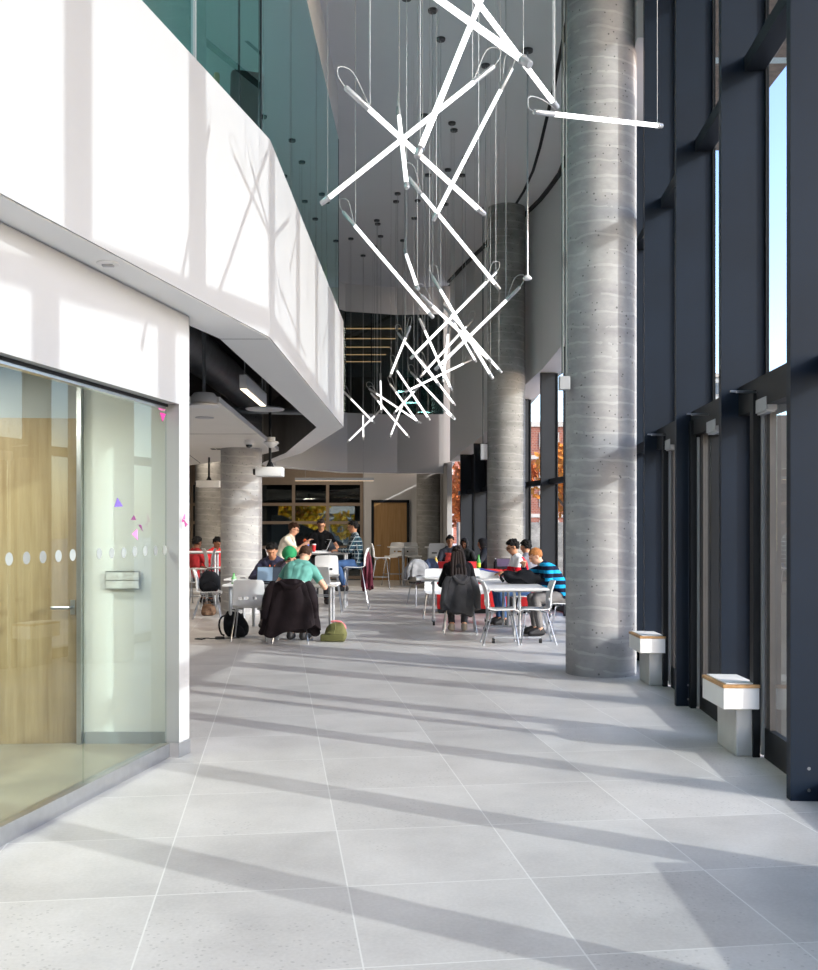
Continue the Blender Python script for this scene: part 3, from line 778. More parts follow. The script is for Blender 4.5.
for i, (a, b, d, lab) in enumerate(TUBES):
    lat = math.hypot(a[0] - b[0], a[1] - b[1]) / F * d
    L = max(1.45, lat * 1.02) if i > 2 else max(1.45, lat * 1.01)
    dd = math.sqrt(max(0, L * L - lat * lat)) / 2
    if lat < 0.75: dd = min(dd, 0.62)
    sgn = 1 if i % 2 else -1
    if i in (7, 10): sgn = 1
    dd = min(dd, (0.5 if i < 20 else 0.28) if i not in (7, 10, 34) else 0.62)
    A = at(a[0], a[1], d + sgn * dd); B = at(b[0], b[1], d - sgn * dd)
    C = (A + B) / 2
    r = thing('tube_pendant_light', lab, 'light', C, 0, 'suspended tube lights in the atrium')
    A = A - C; B = B - C; t = (B - A).normalized(); L = (B - A).length
    ca, cb = 0.19, 0.055
    mb = MB(); mb.tube([A + t * ca, B - t * cb], TR, 12); mb.build('light_tube', M['tube'], r, True)
    mb = MB(); mb.tube([A, A + t * 0.008, A + t * (ca - 0.01), A + t * (ca + 0.02)], [TR * 0.8, TR * 1.12, TR * 1.12, TR * 1.15], 12); mb.build('driver_cap', M['cap'], r, True)
    mb = MB(); mb.tube([B, B - t * 0.008, B - t * 0.075], [TR * 0.8, TR * 1.15, TR * 1.15], 12); mb.tube([B - t * 0.06, B - t * 0.07], TR * 1.4, 12); mb.build('end_cap', M['cap'], r, True)
    top = CEIL - C.z - 0.002
    # power cable: loops out of the thick cap and climbs beside it to the canopy
    K = A + t * (ca + 0.03)
    out = -t; side = Vector((t.x, t.y, 0)); side = side.normalized() if side.length > 0.05 else Vector((1, 0, 0))
    lp = [A, A + out * 0.06 + Vector((0, 0, 0.03)), A + out * 0.05 + Vector((0, 0, 0.10)), A + side * 0.06 + Vector((0, 0, 0.11)), K + Vector((0, 0, 0.05)) - side * 0.02, K + Vector((0, 0, 0.04)), K + Vector((0, 0, 0.12)), K + Vector((0, 0, 0.3))]
    cv = []
    for k in range(len(lp) - 1):       # Catmull-Rom
        p0, p1, p2, p3 = lp[max(k - 1, 0)], lp[k], lp[k + 1], lp[min(k + 2, len(lp) - 1)]
        for s in range(5):
            u = s / 5; cv.append(0.5 * ((2 * p1) + (p2 - p0) * u + (2 * p0 - 5 * p1 + 4 * p2 - p3) * u * u + (3 * p1 - p0 - 3 * p2 + p3) * u ** 3))
    cv += [lp[-1], Vector((K.x, K.y, top - 0.03))]
    mb = MB(); mb.tube(cv, 0.0045 if d < 9 else 0.0036, 6); mb.build('power_cable', M['cable'], r)
    J = B - t * 0.065
    mb = MB(); mb.tube([J + Vector((0, 0, TR)), Vector((J.x, J.y, top))], 0.0014, 5); mb.build('suspension_wire', M['wire'], r)
    mb = MB(); mb.lathe([(0.0, -0.03), (0.055, -0.03), (0.058, -0.005), (0.058, 0.0)], (K.x, K.y, top), 16); mb.build('ceiling_canopy', M['canopy'], r)

# long rod with disc
r = thing('drop_rod_sensor', 'white disc on a long rigid rod hanging from the ceiling beside the second column', 'sensor', at(527.5, 278, 12.9))
mb = MB(); mb.tube([(0, 0, 0), (0, 0, CEIL - r.location.z - 0.002)], 0.011, 8); mb.build('rod', M['silver'], r)
mb = MB(); mb.lathe([(0.0, -0.03), (0.055, -0.02), (0.06, 0.0), (0.03, 0.03), (0.0, 0.05)], (0, 0, 0), 20); mb.build('disc', M['plcap'], r, True)
mb = MB(); mb.lathe([(0.0, -0.03), (0.07, -0.03), (0.07, 0.0)], (0, 0, CEIL - r.location.z - 0.002), 20); mb.build('ceiling_canopy', M['canopy'], r)
# camera domes
def dome(px, py, d, lab, z=None):
    p = at(px, py, d)
    if z: p.z = z
    r = thing('dome_camera', lab, 'camera', p)
    MB().lathe([(0.075, 0.0), (0.078, -0.06), (0.06, -0.075)], (0, 0, 0), 20).build('housing', M['plcap'], r, True)
    MB().lathe([(0.055, -0.075), (0.045, -0.11), (0.0, -0.13)], (0, 0, 0), 20).build('lens_dome', M['screen'], r, True)
dome(249, 441, 15.9, 'white dome camera under the pale acoustic panel beside the concrete column', 2.93)
p = bulk(16.3, -0.06)
dome((p.x / p.y) * F + CX, 322, 16.3, 'dark dome camera high on the pale curved wall beside the large column')

# ------------------------------------------------------------------ cafe ceiling items
zc = ZS
m = MB(); cl = [(-2.16, 11.4), (-2.39, 18.35), (-3.3, 20.2), (-5.0, 22.6), (-7.4, 22.4), (-7.0, 11.2)]
r = thing('acoustic_ceiling_panel', 'pale suspended ceiling panel with angled edge above the cafe tables', 'ceiling panel', (-4.5, 16, zc))
m.prism([(x + 4.5, y - 16) for x, y in cl], 0.002, 0.07); m.build('panel', M['cloud'], r)
mb = MB()
mb.box((-4.0 + 4.5, 17.3 - 16, 0.0), (0.012, 9.0, 0.003), (0, 0, 0.12)); mb.box((0, -0.9, 0.0), (4.4, 0.012, 0.003)); mb.build('panel_joint', M['frame'], r)
for x, y in ((-3.3, 13), (-3.6, 19.0), (-6, 14), (-6, 20)):
    pass
mb = MB()
for x, y in ((-3.3, 13), (-4.6, 19.5), (-6, 14), (-6, 20)): mb.tube([(x + 4.5, y - 16, 0.07), (x + 4.5, y - 16, 4.119 - zc)], 0.008, 6)
mb.build('hanger_rod', M['duct'], r)
p = at(204.6, 417.5, 12.9); r = thing('ceiling_speaker', 'round grey speaker grille flush in the pale ceiling panel', 'speaker', (p.x, p.y, zc + 0.001))
MB().lathe([(0.12, 0), (0.12, -0.008), (0, -0.01)], (0, 0, 0), 24).build('grille', M['silver'], r)
p = at(216, 449, 17.9); r = thing('air_grille', 'small dark square grille in the pale ceiling panel', 'vent', (p.x, p.y, zc + 0.001))
mb = MB()
for k in (-1, 1): mb.box((k * 0.05, 0, -0.004), (0.07, 0.16, 0.008))
mb.build('slots', M['frame'], r)
r = thing('drum_fitting', 'white ribbed drum fitting on a pole above the pale ceiling panel', 'ceiling fitting', at(204, 405, 11.0))
mb = MB(); mb.lathe([(0.165, -0.02), (0.17, 0.0), (0.14, 0.02), (0.135, 0.10), (0.11, 0.13), (0.0, 0.14)], (0, 0, 0), 28); mb.build('drum', M['plcap'], r, True)
mb = MB(); mb.tube([(0, 0, 0.14), (0, 0, 4.119 - r.location.z)], 0.022, 10); mb.build('pole', M['duct'], r)
P0 = Vector((-1.66, 10.0, 2.98))
r = thing('linear_pendant_lamp', 'rectangular white pendant lamp with glowing warm underside beneath the dark ceiling void', 'lamp', P0)
mb = MB(); mb.box((0, 0.70, 0.005), (0.075, 1.4, 0.14), bev=0.004); mb.build('housing', M['plcap'], r)
mb = MB(); mb.box((0, 0.70, -0.068), (0.058, 1.36, 0.008)); mb.build('diffuser', M['warm2'], r)
mb = MB(); mb.tube([(0, 0.1, 0.07), (0, 0.1, 4.119 - P0.z)], 0.006, 6); mb.tube([(0, 1.3, 0.07), (0, 1.3, 4.119 - P0.z)], 0.006, 6); mb.build('hanger', M['silver'], r)
r = thing('disc_pendant', 'flat round grey disc hanging under the dark ceiling void', 'ceiling fitting', at(265, 409, 13.0))
mb = MB(); mb.lathe([(0.0, -0.01), (0.24, -0.012), (0.255, 0.0), (0.22, 0.02), (0.0, 0.025)], (0, 0, 0), 36); mb.build('disc', M['silver'], r, True)
mb = MB(); mb.tube([(0, 0, 0.025), (0, 0, 4.119 - r.location.z)], 0.014, 8); mb.build('stem', M['duct'], r)
def projector(px, py, d, lab, w=0.37):
    p = at(px, py, d); r = thing('projector', lab, 'projector', p)
    mb = MB(); mb.box((0, 0, 0), (w, 0.30, 0.13), bev=0.012); mb.build('body', M['plcap'], r, True)
    mb = MB(); mb.tube([(-w / 2 + 0.01, -0.05, 0), (-w / 2 - 0.04, -0.05, 0)], 0.045, 14); mb.build('lens', M['blacklap'], r, True)
    mb = MB(); mb.tube([(0.0, 0, 0.065), (0.0, 0, 0.15)], [0.06, 0.022], 10); mb.tube([(0, 0, 0.12), (0, 0, 4.119 - p.z)], 0.02, 10); mb.build('ceiling_pole', M['black'], r)
    return p
pp = projector(270, 472, 14.0, 'white projector on a black pole in front of the concrete column with a sun patch')
projector(209, 484, 20.0, 'small white projector on a pole seen beside the white pier', 0.46)
r = thing('wireless_router', 'small white domed device clamped on the projector pole', 'device', at(271, 443, 13.94))
mb = MB(); mb.lathe([(0.0, -0.07), (0.05, -0.055), (0.11, 0.0), (0.10, 0.02), (0.06, 0.03), (0.06, 0.08), (0.0, 0.085)], (0, 0, 0), 24); mb.build('dome', M['plcap'], r, True)
# ducts
r = thing('air_duct', 'big dark round air duct running through the ceiling void', 'duct', (-3.0, 12.0, 3.62))
mb = MB(); path = [Vector((0.4, -4.0, 0.06)), Vector((0.4, -1.0, 0.06)), Vector((0.4, 2.0, 0.06)), Vector((0.38, 4.9, 0.06))]
cv = []
for k in range(len(path) - 1):
    p0, p1, p2, p3 = path[max(k - 1, 0)], path[k], path[k + 1], path[min(k + 2, len(path) - 1)]
    for s in range(6):
        u = s / 6; cv.append(0.5 * ((2 * p1) + (p2 - p0) * u + (2 * p0 - 5 * p1 + 4 * p2 - p3) * u * u + (3 * p1 - p0 - 3 * p2 + p3) * u ** 3))
mb.tube(cv, [0.24 + (0.012 if k % 3 == 0 else 0) for k in range(len(cv))], 20); mb.build('duct', M['duct'], r, True)
r = thing('pipe', 'straight dark pipe crossing the ceiling void', 'pipe', (-2.4, 14.6, 3.30))
mb = MB(); mb.tube([(-1.5, 0.2, 0), (0.8, 0.9, 0.03)], 0.05, 10); mb.build('pipe', M['duct'], r)
for k, (pa, pb, d, lab) in enumerate((((295, 481), (374, 480), 24.0, 'thin linear lamp with warm underside in front of the rear window wall'),)):
    A = at(pa[0], pa[1], d); B = at(pb[0], pb[1], d); C = (A + B) / 2
    r = thing('linear_lamp', lab, 'lamp', C)
    MB().box((0, 0, 0.03), ((B - A).length, 0.09, 0.07)).build('housing', M['silver'], r)
    MB().box((0, 0, -0.008), ((B - A).length - 0.02, 0.07, 0.006)).build('diffuser', M['warm'], r)
    mb = MB()
    for s in (-0.7, 0.7): mb.tube([(s, 0, 0.06), (s, 0, 4.119 - C.z)], 0.005, 6)
    mb.build('hanger', M['wire'], r)
# upper floor linear lamps seen through the far glass
ordn = ['nearest and longest', 'second', 'middle', 'fourth', 'farthest and shortest']
for k, (y, xe) in enumerate(((329, 402), (339, 396), (347.5, 390), (355, 386), (362, 381))):
    d = 5.42 / ((HY - y) / F); xr = (xe - CX) / F * d; 
    r = thing('linear_lamp', '%s of the five warm linear lamps on the upper floor ceiling' % ordn[k], 'lamp', (xr - 1.3, d, ZG - 0.08), 0, 'warm linear lamps behind the far upper glass')
    MB().box((0, 0, 0.045), (2.6, 0.06, 0.05)).build('housing', M['silver'], r)
    MB().box((0, 0, 0.01), (2.6, 0.06, 0.02)).build('diffuser', M['warm3'], r)
r = empty('window_41', (-0.05, 35.9, 4.9)); r['kind'] = 'structure'
MB().box((0.2, 0, 0.0), (0.5, 0.05, 1.5)).build('window_frame', M['black'], r)
n_ = emis('glowing_far_pane', rgb(170, 190, 215), 0.8)  # pane emits by itself in place of daylight behind it
MB().box((0.2, -0.03, 0.0), (0.38, 0.02, 1.4)).build('pane', n_, r)
# upper lounge chair behind the green glass
r = thing('lounge_chair', 'dark lounge chair with tan side seen through the green upper glass', 'chair', at(247, 118, 9.0)); r.location.z = 4.32
zt = at(247, 76, 9.0).z - 4.32
MB().box((0, 0, zt - 0.22), (0.30, 0.10, 0.5), (0.12, 0, 0.3), bev=0.04).build('backrest', M['blackcloth'], r, True)
MB().box((0.02, -0.25, 0.45), (0.42, 0.45, 0.10), (0, 0, 0.3), bev=0.03).build('seat', M['blackcloth'], r, True)
MB().box((-0.26, -0.14, zt - 0.25), (0.05, 0.30, 0.32), (0, 0, 0.3), bev=0.015).build('armrest', M['benchwood'], r, True)
mb = MB(); mb.tube([(0, 0, 0), (0, 0, 0.45)], 0.03); mb.tube([(0.05, 0.06, 0.4), (0.03, 0.05, zt - 0.3)], 0.02); mb.tube([(-0.2, 0, 0.02), (0.2, 0, 0.02)], 0.02); mb.build('pedestal', M['black'], r)

for (px, py, d, lab) in ((325.5, 268, 13.2, 'yellow folded cloth just behind the upper glass near the balcony corner'), (332.5, 296, 13.75, 'smaller yellow cloth lower behind the upper glass by the balcony corner')):
    p = at(px, py, d); r = thing('yellow_cloth', lab, 'cloth', (p.x, p.y, 4.322)); hh = p.z - 4.322 + 0.06
    mb = MB(); mb.tube([(0, 0, 0), (0.005, 0, hh * .6), (0, 0, hh)], [0.03, 0.03, 0.01], 8); mb.build('cloth', mat('yellow_fabric', rgb(200, 190, 90), 0.8), r, True)

# ------------------------------------------------------------------ furniture
def chair_shell():
    prof = [(0.215, 0.415), (0.205, 0.435), (0.17, 0.448), (0.09, 0.447), (0.0, 0.443), (-0.09, 0.441), (-0.150, 0.45), (-0.190, 0.475), (-0.212, 0.515),
            (-0.218, 0.56), (-0.216, 0.60), (-0.218, 0.64), (-0.226, 0.69), (-0.240, 0.74), (-0.256, 0.785), (-0.268, 0.815), (-0.274, 0.828)]
    n, nv = len(prof) - 1, 16
    bm = bmesh.new(); V = []
    for i, (y, z) in enumerate(prof):
        t = i / n; w = 0.215 if t < 0.5 else 0.215 - 0.02 * (t - 0.5)
        if i == 0 or i == n: w -= 0.03
        if i == 1 or i == n - 1: w -= 0.01
        row = []
        for j in range(nv + 1):
            s = j / nv * 2 - 1
            k = s * s
            dz = 0.012 * k if t < 0.45 else 0; dy = 0.035 * k if t >= 0.45 else 0.0
            row.append(bm.verts.new((s * w, y + dy, z + dz)))
        V.append(row)
    for i in range(n):
        for j in range(nv):
            if i in (9,) and j in (3, 4, 5, 6, 7, 10, 11): continue
            bm.faces.new((V[i][j], V[i][j + 1], V[i + 1][j + 1], V[i + 1][j]))
    bmesh.ops.recalc_face_normals(bm, faces=list(bm.faces))
    bmesh.ops.solidify(bm, geom=list(bm.faces), thickness=0.012)
    mb = MB(); mb.bm.free(); mb.bm = bm; return mb
shell_mesh = None
def make_chair(label, loc, rz, kind='chair', shellmat=None, group='white shell chairs', hz=0.33):
    "kind: chair (0.45 m seat) or stool (0.77 m seat)"
    global shell_mesh
    hz = 0.0 if kind == 'chair' else hz
    r = thing('shell_chair' if kind == 'chair' else 'high_shell_stool', label, 'chair' if kind == 'chair' else 'stool', (loc[0], loc[1], 0), rz, group)
    if shell_mesh is None:
        o = chair_shell().build('seat_shell', M['plast'], r, True); shell_mesh = o.data
    else:
        o = bpy.data.objects.new('seat_shell', shell_mesh); COL.objects.link(o); o.parent = r
    if shellmat: o.data = o.data.copy(); o.data.materials[0] = shellmat
    o.location = (0, 0, hz)
    sp = 0.03 if kind == 'chair' else 0.07
    for sx in (-1, 1):
        for (y0, y1) in ((0.13, 0.20 + sp * 0.4), (-0.12, -0.235 - sp * 0.4)):
            mb = MB(); mb.tube([(sx * 0.10, y0 * 0.6, 0.425 + hz), (sx * 0.165, y0, 0.424 + hz), (sx * 0.185, y0 * 1.1, 0.405 + hz), (sx * (0.205 + sp), y1, 0.012)], 0.0105, 8)
            mb.build('leg', M['chrome'], r, True)
    if kind == 'stool':
        q = 0.232; mb = MB(); z = 0.30
        mb.tube([(-q, 0.18, z), (q, 0.18, z), (q, -0.21, z), (-q, -0.21, z), (-q, 0.18, z)], 0.009, 6); mb.build('foot_rail', M['chrome'], r, True)
    mb = MB()
    for sx in (-1, 1):
        for y1 in (0.20 + sp * 0.4, -0.235 - sp * 0.4): mb.tube([(sx * (0.205 + sp), y1, 0.0), (sx * (0.205 + sp), y1, 0.025)], 0.014, 8)
    mb.build('foot_glides', M['silver'], r, True)
    return r

def table(label, c, sx, sy, z=0.74, legs='four', rz=0, group='white tables'):
    r = thing('high_table' if z > 0.9 else 'table', label, 'table', (c[0], c[1], 0), rz, group)
    MB().box((0, 0, z - 0.014), (sx, sy, 0.028), bev=0.008).build('table_top', M['tabletop'], r)
    MB().box((0, 0, z - 0.04), (sx - 0.16, sy - 0.14, 0.02)).build('under_frame', M['silver'], r)
    if legs == 'four':
        for a in (-1, 1):
            for b in (-1, 1):
                mb = MB(); mb.tube([(a * (sx / 2 - 0.10), b * (sy / 2 - 0.09), 0.0), (a * (sx / 2 - 0.10), b * (sy / 2 - 0.09), z - 0.03)], 0.024, 12); mb.build('leg', M['silver'], r, True)
    else:
        # T-legs on casters; at the two ends of the long side
        ax = 0 if sx > sy else 1
        Lh = (max(sx, sy) / 2 - 0.28) if legs == 't' else max(sx, sy) / 2 - 0.12
        wd = min(sx, sy) * 0.40
        for a in (-1, 1):
            def P(u, v, zz): return (u, v, zz) if ax == 0 else (v, u, zz)
            mb = MB()
            for k in (-0.035, 0.035): mb.tube([P(a * Lh, k, 0.075), P(a * Lh, k, z - 0.03)], 0.020, 10)
            mb.build('leg', M['silver'], r, True)
            mb = MB(); mb.box(P(a * Lh, 0, 0.075), P(0.045, wd * 2, 0.028) if ax == 0 else (wd * 2, 0.045, 0.028), bev=0.008)
            ft = mb.build('foot_bar', M['silver'], r)
            for b in (-1, 1):
                mb = MB(); x, y, zz = P(a * Lh, b * wd, 0.032)
                mb.tube([(x - 0.018, y, zz), (x + 0.018, y, zz)], 0.031, 14); mb.tube([(x, y, zz), (x, y, 0.07)], 0.012, 8); mb.build('caster', M['rubber'], r, True)
    return r
def round_high(label, c, rad, z=1.06):
    r = thing('high_table', label, 'table', (c[0], c[1], 0), 0, 'white high tables at the back')
    MB().lathe([(0, z - 0.03), (rad - 0.02, z - 0.03), (rad, z - 0.01), (rad - 0.01, z), (0, z)], (0, 0, 0), 32).build('table_top', M['tabletop'], r)
    mb = MB(); mb.tube([(0, 0, 0.02), (0, 0, z - 0.03)], 0.035, 12); mb.build('post', M['silver'], r, True)
    MB().lathe([(0, 0.0), (0.26, 0.0), (0.25, 0.015), (0.04, 0.03), (0, 0.03)], (0, 0, 0), 24).build('base', M['silver'], r, True)
    return r

table('long white table at the left with silver legs and two laptops', (-1.80, 14.25), 1.60, 0.70)
table('narrow white table next to the concrete column', (-2.60, 16.2), 0.55, 1.4, group='white tables')
table('white caster table with a blue binder, where the long-haired woman sits', (0.82, 16.0), 1.42, 0.78, legs='t')
table('white caster table at the front right with a black bag on top', (1.43, 14.02), 0.78, 2.1, legs='t')
table('small white table in front of the man in the printed dark top', (0.76, 21.25), 0.7, 0.55)
table('white high table where three young men work on laptops', (-1.62, 19.45), 0.98, 0.70, z=1.08)
table('white high table at the far left behind the white stools', (-4.03, 19.40), 0.78, 0.45, z=1.09)
round_high('round white high table standing in front of the wooden door', (-0.15, 26.6), 0.43)
table('rectangular white high table beside the far dark concrete column', (0.72, 26.6), 0.6, 0.6, z=1.06)

G1 = 'white shell chairs'
make_chair('empty white shell chair seen from behind at the left table', (-2.17, 13.68), 0.05)
make_chair('white chair under the dark brown jacket, with the teal shirt man', (-1.56, 13.42), -0.03)
make_chair('white chair under the man in the green cap', (-1.80, 15.08), PI)
make_chair('white chair under the dark haired man beside the green cap', (-2.10, 15.85), PI)
make_chair('white chair with a black backpack lying on its seat', (-3.40, 16.95), -PI / 2 + 0.15)
make_chair('white chair under the grey jacket, with the long-haired woman', (0.735, 14.58), 0.0)
make_chair('empty white chair in profile facing right, tucked under the front caster table', (1.21, 13.20), -PI / 2)
make_chair('empty white chair in profile facing left, in front of the boy in blue stripes', (1.67, 13.25), PI / 2)
make_chair('white chair under the boy in blue stripes', (2.21, 14.30), PI / 2)
make_chair('white chair under the man in the red and white shirt', (1.86, 15.85), PI / 2)
make_chair('empty white chair facing us behind the left end of the binder table', (0.48, 17.05), PI)
make_chair('empty white chair facing us behind the binder on the table', (1.15, 17.10), PI + 0.08)
make_chair('white chair under the dark-haired person behind the red and white shirt', (2.13, 17.25), 1.0)
greysh = mat('charcoal_chair_plastic', (0.06, 0.062, 0.066), 0.5)
make_chair('dark chair loaded with grey and blue coats', (0.26, 20.0), 0.4, shellmat=greysh)
make_chair('white chair under the man in the printed dark top', (0.88, 22.05), PI)
make_chair('white chair under the person in a dark headscarf', (1.66, 20.85), PI / 2)
make_chair('white chair under the hooded person by the far windows', (1.27, 22.5), PI - 0.3)
make_chair('white chair under the person in red at the far left', (-4.10, 21.1), PI + 0.8)
make_chair('white chair under the person in the red and black jacket', (-4.38, 20.15), -0.7)
G2 = 'high shell stools'
make_chair('white high stool seen from behind at the high table', (-1.50, 18.35), 0.02, 'stool', group=G2, hz=0.21)
make_chair('high stool under the man in the cream shirt', (-2.50, 19.25), -PI / 2, 'stool', group=G2)
make_chair('high stool under the man in plaid, maroon cloth on its back', (-1.03, 19.25), PI / 2, 'stool', group=G2)
make_chair('white high stool beside the concrete column at the left high table', (-3.80, 18.30), PI / 2 + 0.2, 'stool', group=G2)
make_chair('white high stool touching the edge of the concrete column', (-3.62, 18.80), -PI / 2 + 0.3, 'stool', group=G2)
make_chair('grey-legged high stool standing alone in front of the wooden door', (-0.72, 25.6), -PI / 2, 'stool', group=G2)
make_chair('white high stool at the left of the round high table', (-0.40, 27.3), PI - 0.4, 'stool', group=G2)
make_chair('white high stool at the right of the round high table', (0.10, 27.35), PI + 0.3, 'stool', group=G2)
make_chair('white high stool at the rectangular high table', (0.72, 25.95), 0, 'stool', group=G2)

# red booth seating
def booth(label, x0, x1, y, dep, h, seat=True):
    r = thing('red_bench_seat', label, 'bench', ((x0 + x1) / 2, y, 0), 0, 'red booth benches')
    L = x1 - x0
    nseg = max(1, round(L / 0.6))
    for k in range(nseg):
        w = L / nseg; MB().box((-L / 2 + w * (k + 0.5), 0.10, 0.08 + (h - 0.08) / 2), (w - 0.008, 0.2, h - 0.08), bev=0.018).build('back_panel', M['red'], r, True)
    if seat: MB().box((0, 0.2 + dep / 2, 0.33), (L - 0.02, dep, 0.22), bev=0.03).build('seat_cushion', M['red'], r, True)
    MB().box((0, 0.12 + (dep / 2 if seat else 0), 0.04), (L - 0.06, 0.16 + (dep if seat else 0), 0.08)).build('plinth', M['black'], r)
    return r
booth('long red upholstered bench in front of the second column, its back towards us', 0.50, 2.28, 17.95, 0.42, 0.80)
booth('short red upholstered bench behind the woman with long hair', 0.58, 1.42, 20.2, 0.25, 0.86, False)

# ------------------------------------------------------------------ table-top items
def laptop(label, c, z, rz, w=0.34, lid=0.23, ang=20, body='lap', scr='screen'):
    "rz: direction the screen faces is -local y when rz=0 (towards a user at -y)"
    r = thing('laptop', label, 'laptop', (c[0], c[1], z), rz, None)
    MB().box((0, 0, 0.009), (w, 0.23, 0.016), bev=0.004).build('keyboard_base', M[body], r)
    mb = MB(); mb.box((0, 0, lid / 2), (w, 0.008, lid), bev=0.003); mb.xf(Matrix.Translation((0, 0.115, 0.017)) @ Matrix.Rotation(math.radians(-ang), 4, 'X')); mb.build('lid', M[body], r)
    mb = MB(); mb.box((0, -0.006, lid / 2 + 0.004), (w - 0.03, 0.003, lid - 0.03)); mb.xf(Matrix.Translation((0, 0.115, 0.017)) @ Matrix.Rotation(math.radians(-ang), 4, 'X')); mb.build('screen', M[scr], r)
    return r
n = NT('laptop_screen_reflective'); p = n.coord(); n.set(0.15)
x, y, z = n.sep(p)
f = n.math('GREATER_THAN', n.math('ADD', n.math('MULTIPLY', x, 1.6), n.math('ADD', z, n.math('MULTIPLY', n.noise(p, 8), 0.1))), 0.30)
n.color(n.mix(n.math('LESS_THAN', x, 0.05), rgb(62, 66, 76), rgb(140, 165, 190))); n.b.inputs['Emission Color'].default_value = (*rgb(150, 175, 200), 1); n.b.inputs['Emission Strength'].default_value = 0.12
M['scrlit'] = n.m
laptop('open black-framed laptop with a pale screen on the left table', (-1.99, 14.08), 0.741, 0.0, 0.36, 0.23, 16, 'blacklap', 'scrlit')
laptop('silver white laptop seen from behind its lid at the right end of the left table', (-1.19, 14.2), 0.741, PI - 0.5, 0.33, 0.23, 14, 'lap')
laptop('thin silver laptop seen edge-on beside the red cup on the high table', (-1.76, 19.45), 1.081, -1.2, 0.30, 0.24, 25, 'lap')
laptop('black laptop with raised lid in front of the man in plaid', (-1.36, 19.55), 1.081, -1.9 + PI, 0.34, 0.22, 35, 'blacklap')
laptop('purple-screened laptop standing on the red bench back', (1.73, 18.06), 0.801, 0.1, 0.26, 0.17, 15, 'blacklap', 'purp') if M.setdefault('purp', mat('muted_purple_screen', rgb(110, 95, 125), 0.3)) else None

def bottle(label, px, d, z, h, rad, colr, capc, liquid=None, name='bottle'):
    x = (px - CX) / F * d
    r = thing(name, label, 'bottle', (x, d, z), 0)
    MB().lathe([(rad * 0.9, 0), (rad, 0.01), (rad, h * 0.55), (rad * 0.45, h * 0.78), (rad * 0.36, h * 0.92)], (0, 0, 0), 16).build('bottle_body', colr, r, True)
    MB().lathe([(rad * 0.42, h * 0.92), (rad * 0.42, h), (0, h)], (0, 0, 0), 12).build('cap', capc, r, True)
    if liquid: MB().lathe([(rad * 1.02, h * 0.12), (rad * 1.03, h * 0.13), (rad * 1.03, h * 0.42), (rad * 1.02, h * 0.43)], (0, 0, 0), 16).build('label_band', liquid, r, True)
green = mat('green_bottle_plastic', rgb(60, 150, 60), 0.2); lime = mat('lime_label', rgb(190, 215, 50), 0.5)
bottle('small green plastic bottle on the left table near the column', 233.8, 14.1, 0.741, 0.15, 0.035, mat('pale_green_plastic', rgb(120, 190, 120), 0.2), green, mat('white_label', rgb(215, 225, 215), 0.5))
bottle('tall green bottle with lime label on the red bench back', 478.6, 18.05, 0.801, 0.25, 0.037, green, green, lime)
bottle('black flask standing on the red bench back by the purple laptop', 495.3, 18.05, 0.801, 0.19, 0.032, M['blackcloth'], M['silver'])
bottle('yellow and white bottle on the small far table', 436.0, 21.15, 0.741, 0.20, 0.036, mat('yellow_plastic', rgb(222, 180, 60), 0.4), M['plcap'], M['plcap'])
bottle('blue bottle on the high table between the cream shirt and the black shirt', 307.3, 19.55, 1.081, 0.22, 0.036, mat('blue_plastic', rgb(40, 80, 180), 0.3), mat('blue_plastic2', rgb(30, 60, 150), 0.3))
r = thing('paper_cup', 'red paper cup with white lid on the high table', 'cup', ((314 - CX) / F * 19.3, 19.3, 1.081))
MB().lathe([(0.028, 0), (0.04, 0.13), (0, 0.13)], (0, 0, 0), 18).build('cup_body', mat('red_paper', rgb(190, 40, 45), 0.6), r, True)
MB().lathe([(0.042, 0.13), (0.042, 0.14), (0.036, 0.152), (0, 0.152)], (0, 0, 0), 18).build('lid', M['plcap'], r, True)
r = thing('paper_stack', 'stack of papers at the right end of the high table', 'paper', (-1.27, 19.24, 1.081), 0.1)
for k in range(4): MB().box((random.uniform(-.02, .02), random.uniform(-.01, .01), 0.007 + k * 0.013), (0.22, 0.29, 0.012), (0, 0, random.uniform(-.2, .2))).build('sheaf', M['plcap'], r)
r = thing('ring_binder', 'blue-topped white binder leaning open on the table behind the black bag', 'binder', (1.29, 16.0, 0.741), -0.1)
mb = MB(); mb.prism([(-0.15, -0.13), (0.15, -0.13), (0.15, 0.13), (-0.15, 0.13)], 0.0, [0.13, 0.07, 0.07, 0.13]); mb.build('pages', M['plcap'], r)
mb = MB(); mb.prism([(-0.16, -0.14), (0.16, -0.14), (0.16, 0.14), (-0.16, 0.14)], [0.134, 0.072, 0.072, 0.134], [0.146, 0.084, 0.084, 0.146]); mb.build('blue_cover', mat('blue_binder', rgb(40, 70, 175), 0.4), r)
r = thing('notebook', 'open white notebook in front of the woman with long hair', 'notebook', (0.42, 15.72, 0.741), 0.2)
MB().box((-0.10, 0, 0.008), (0.20, 0.28, 0.014), (0, 0.05, 0)).build('left_pages', M['plcap'], r); MB().box((0.10, 0, 0.008), (0.20, 0.28, 0.014), (0, -0.05, 0)).build('right_pages', M['plcap'], r)
r = thing('phone', 'black phone lying on the narrow table by the column', 'phone', (-2.62, 15.75, 0.741), 0.3)
MB().box((0, 0, 0.006), (0.075, 0.15, 0.010), bev=0.003).build('body', M['screen'], r)
r = thing('pencil_case', 'small black case on the narrow table beside the phone', 'case', (-2.42, 15.7, 0.741), 0.1)
MB().box((0, 0, 0.022), (0.09, 0.07, 0.04), bev=0.012).build('body', M['blackcloth'], r, True)
r = thing('apple', 'orange-red fruit held by the man in the cream shirt', 'fruit', at(305.0, 540.5, 19.06))
MB().ball((0, 0, 0), (0.037, 0.037, 0.034)).build('flesh', mat('orange_peel', rgb(215, 90, 40), 0.4), r, True)
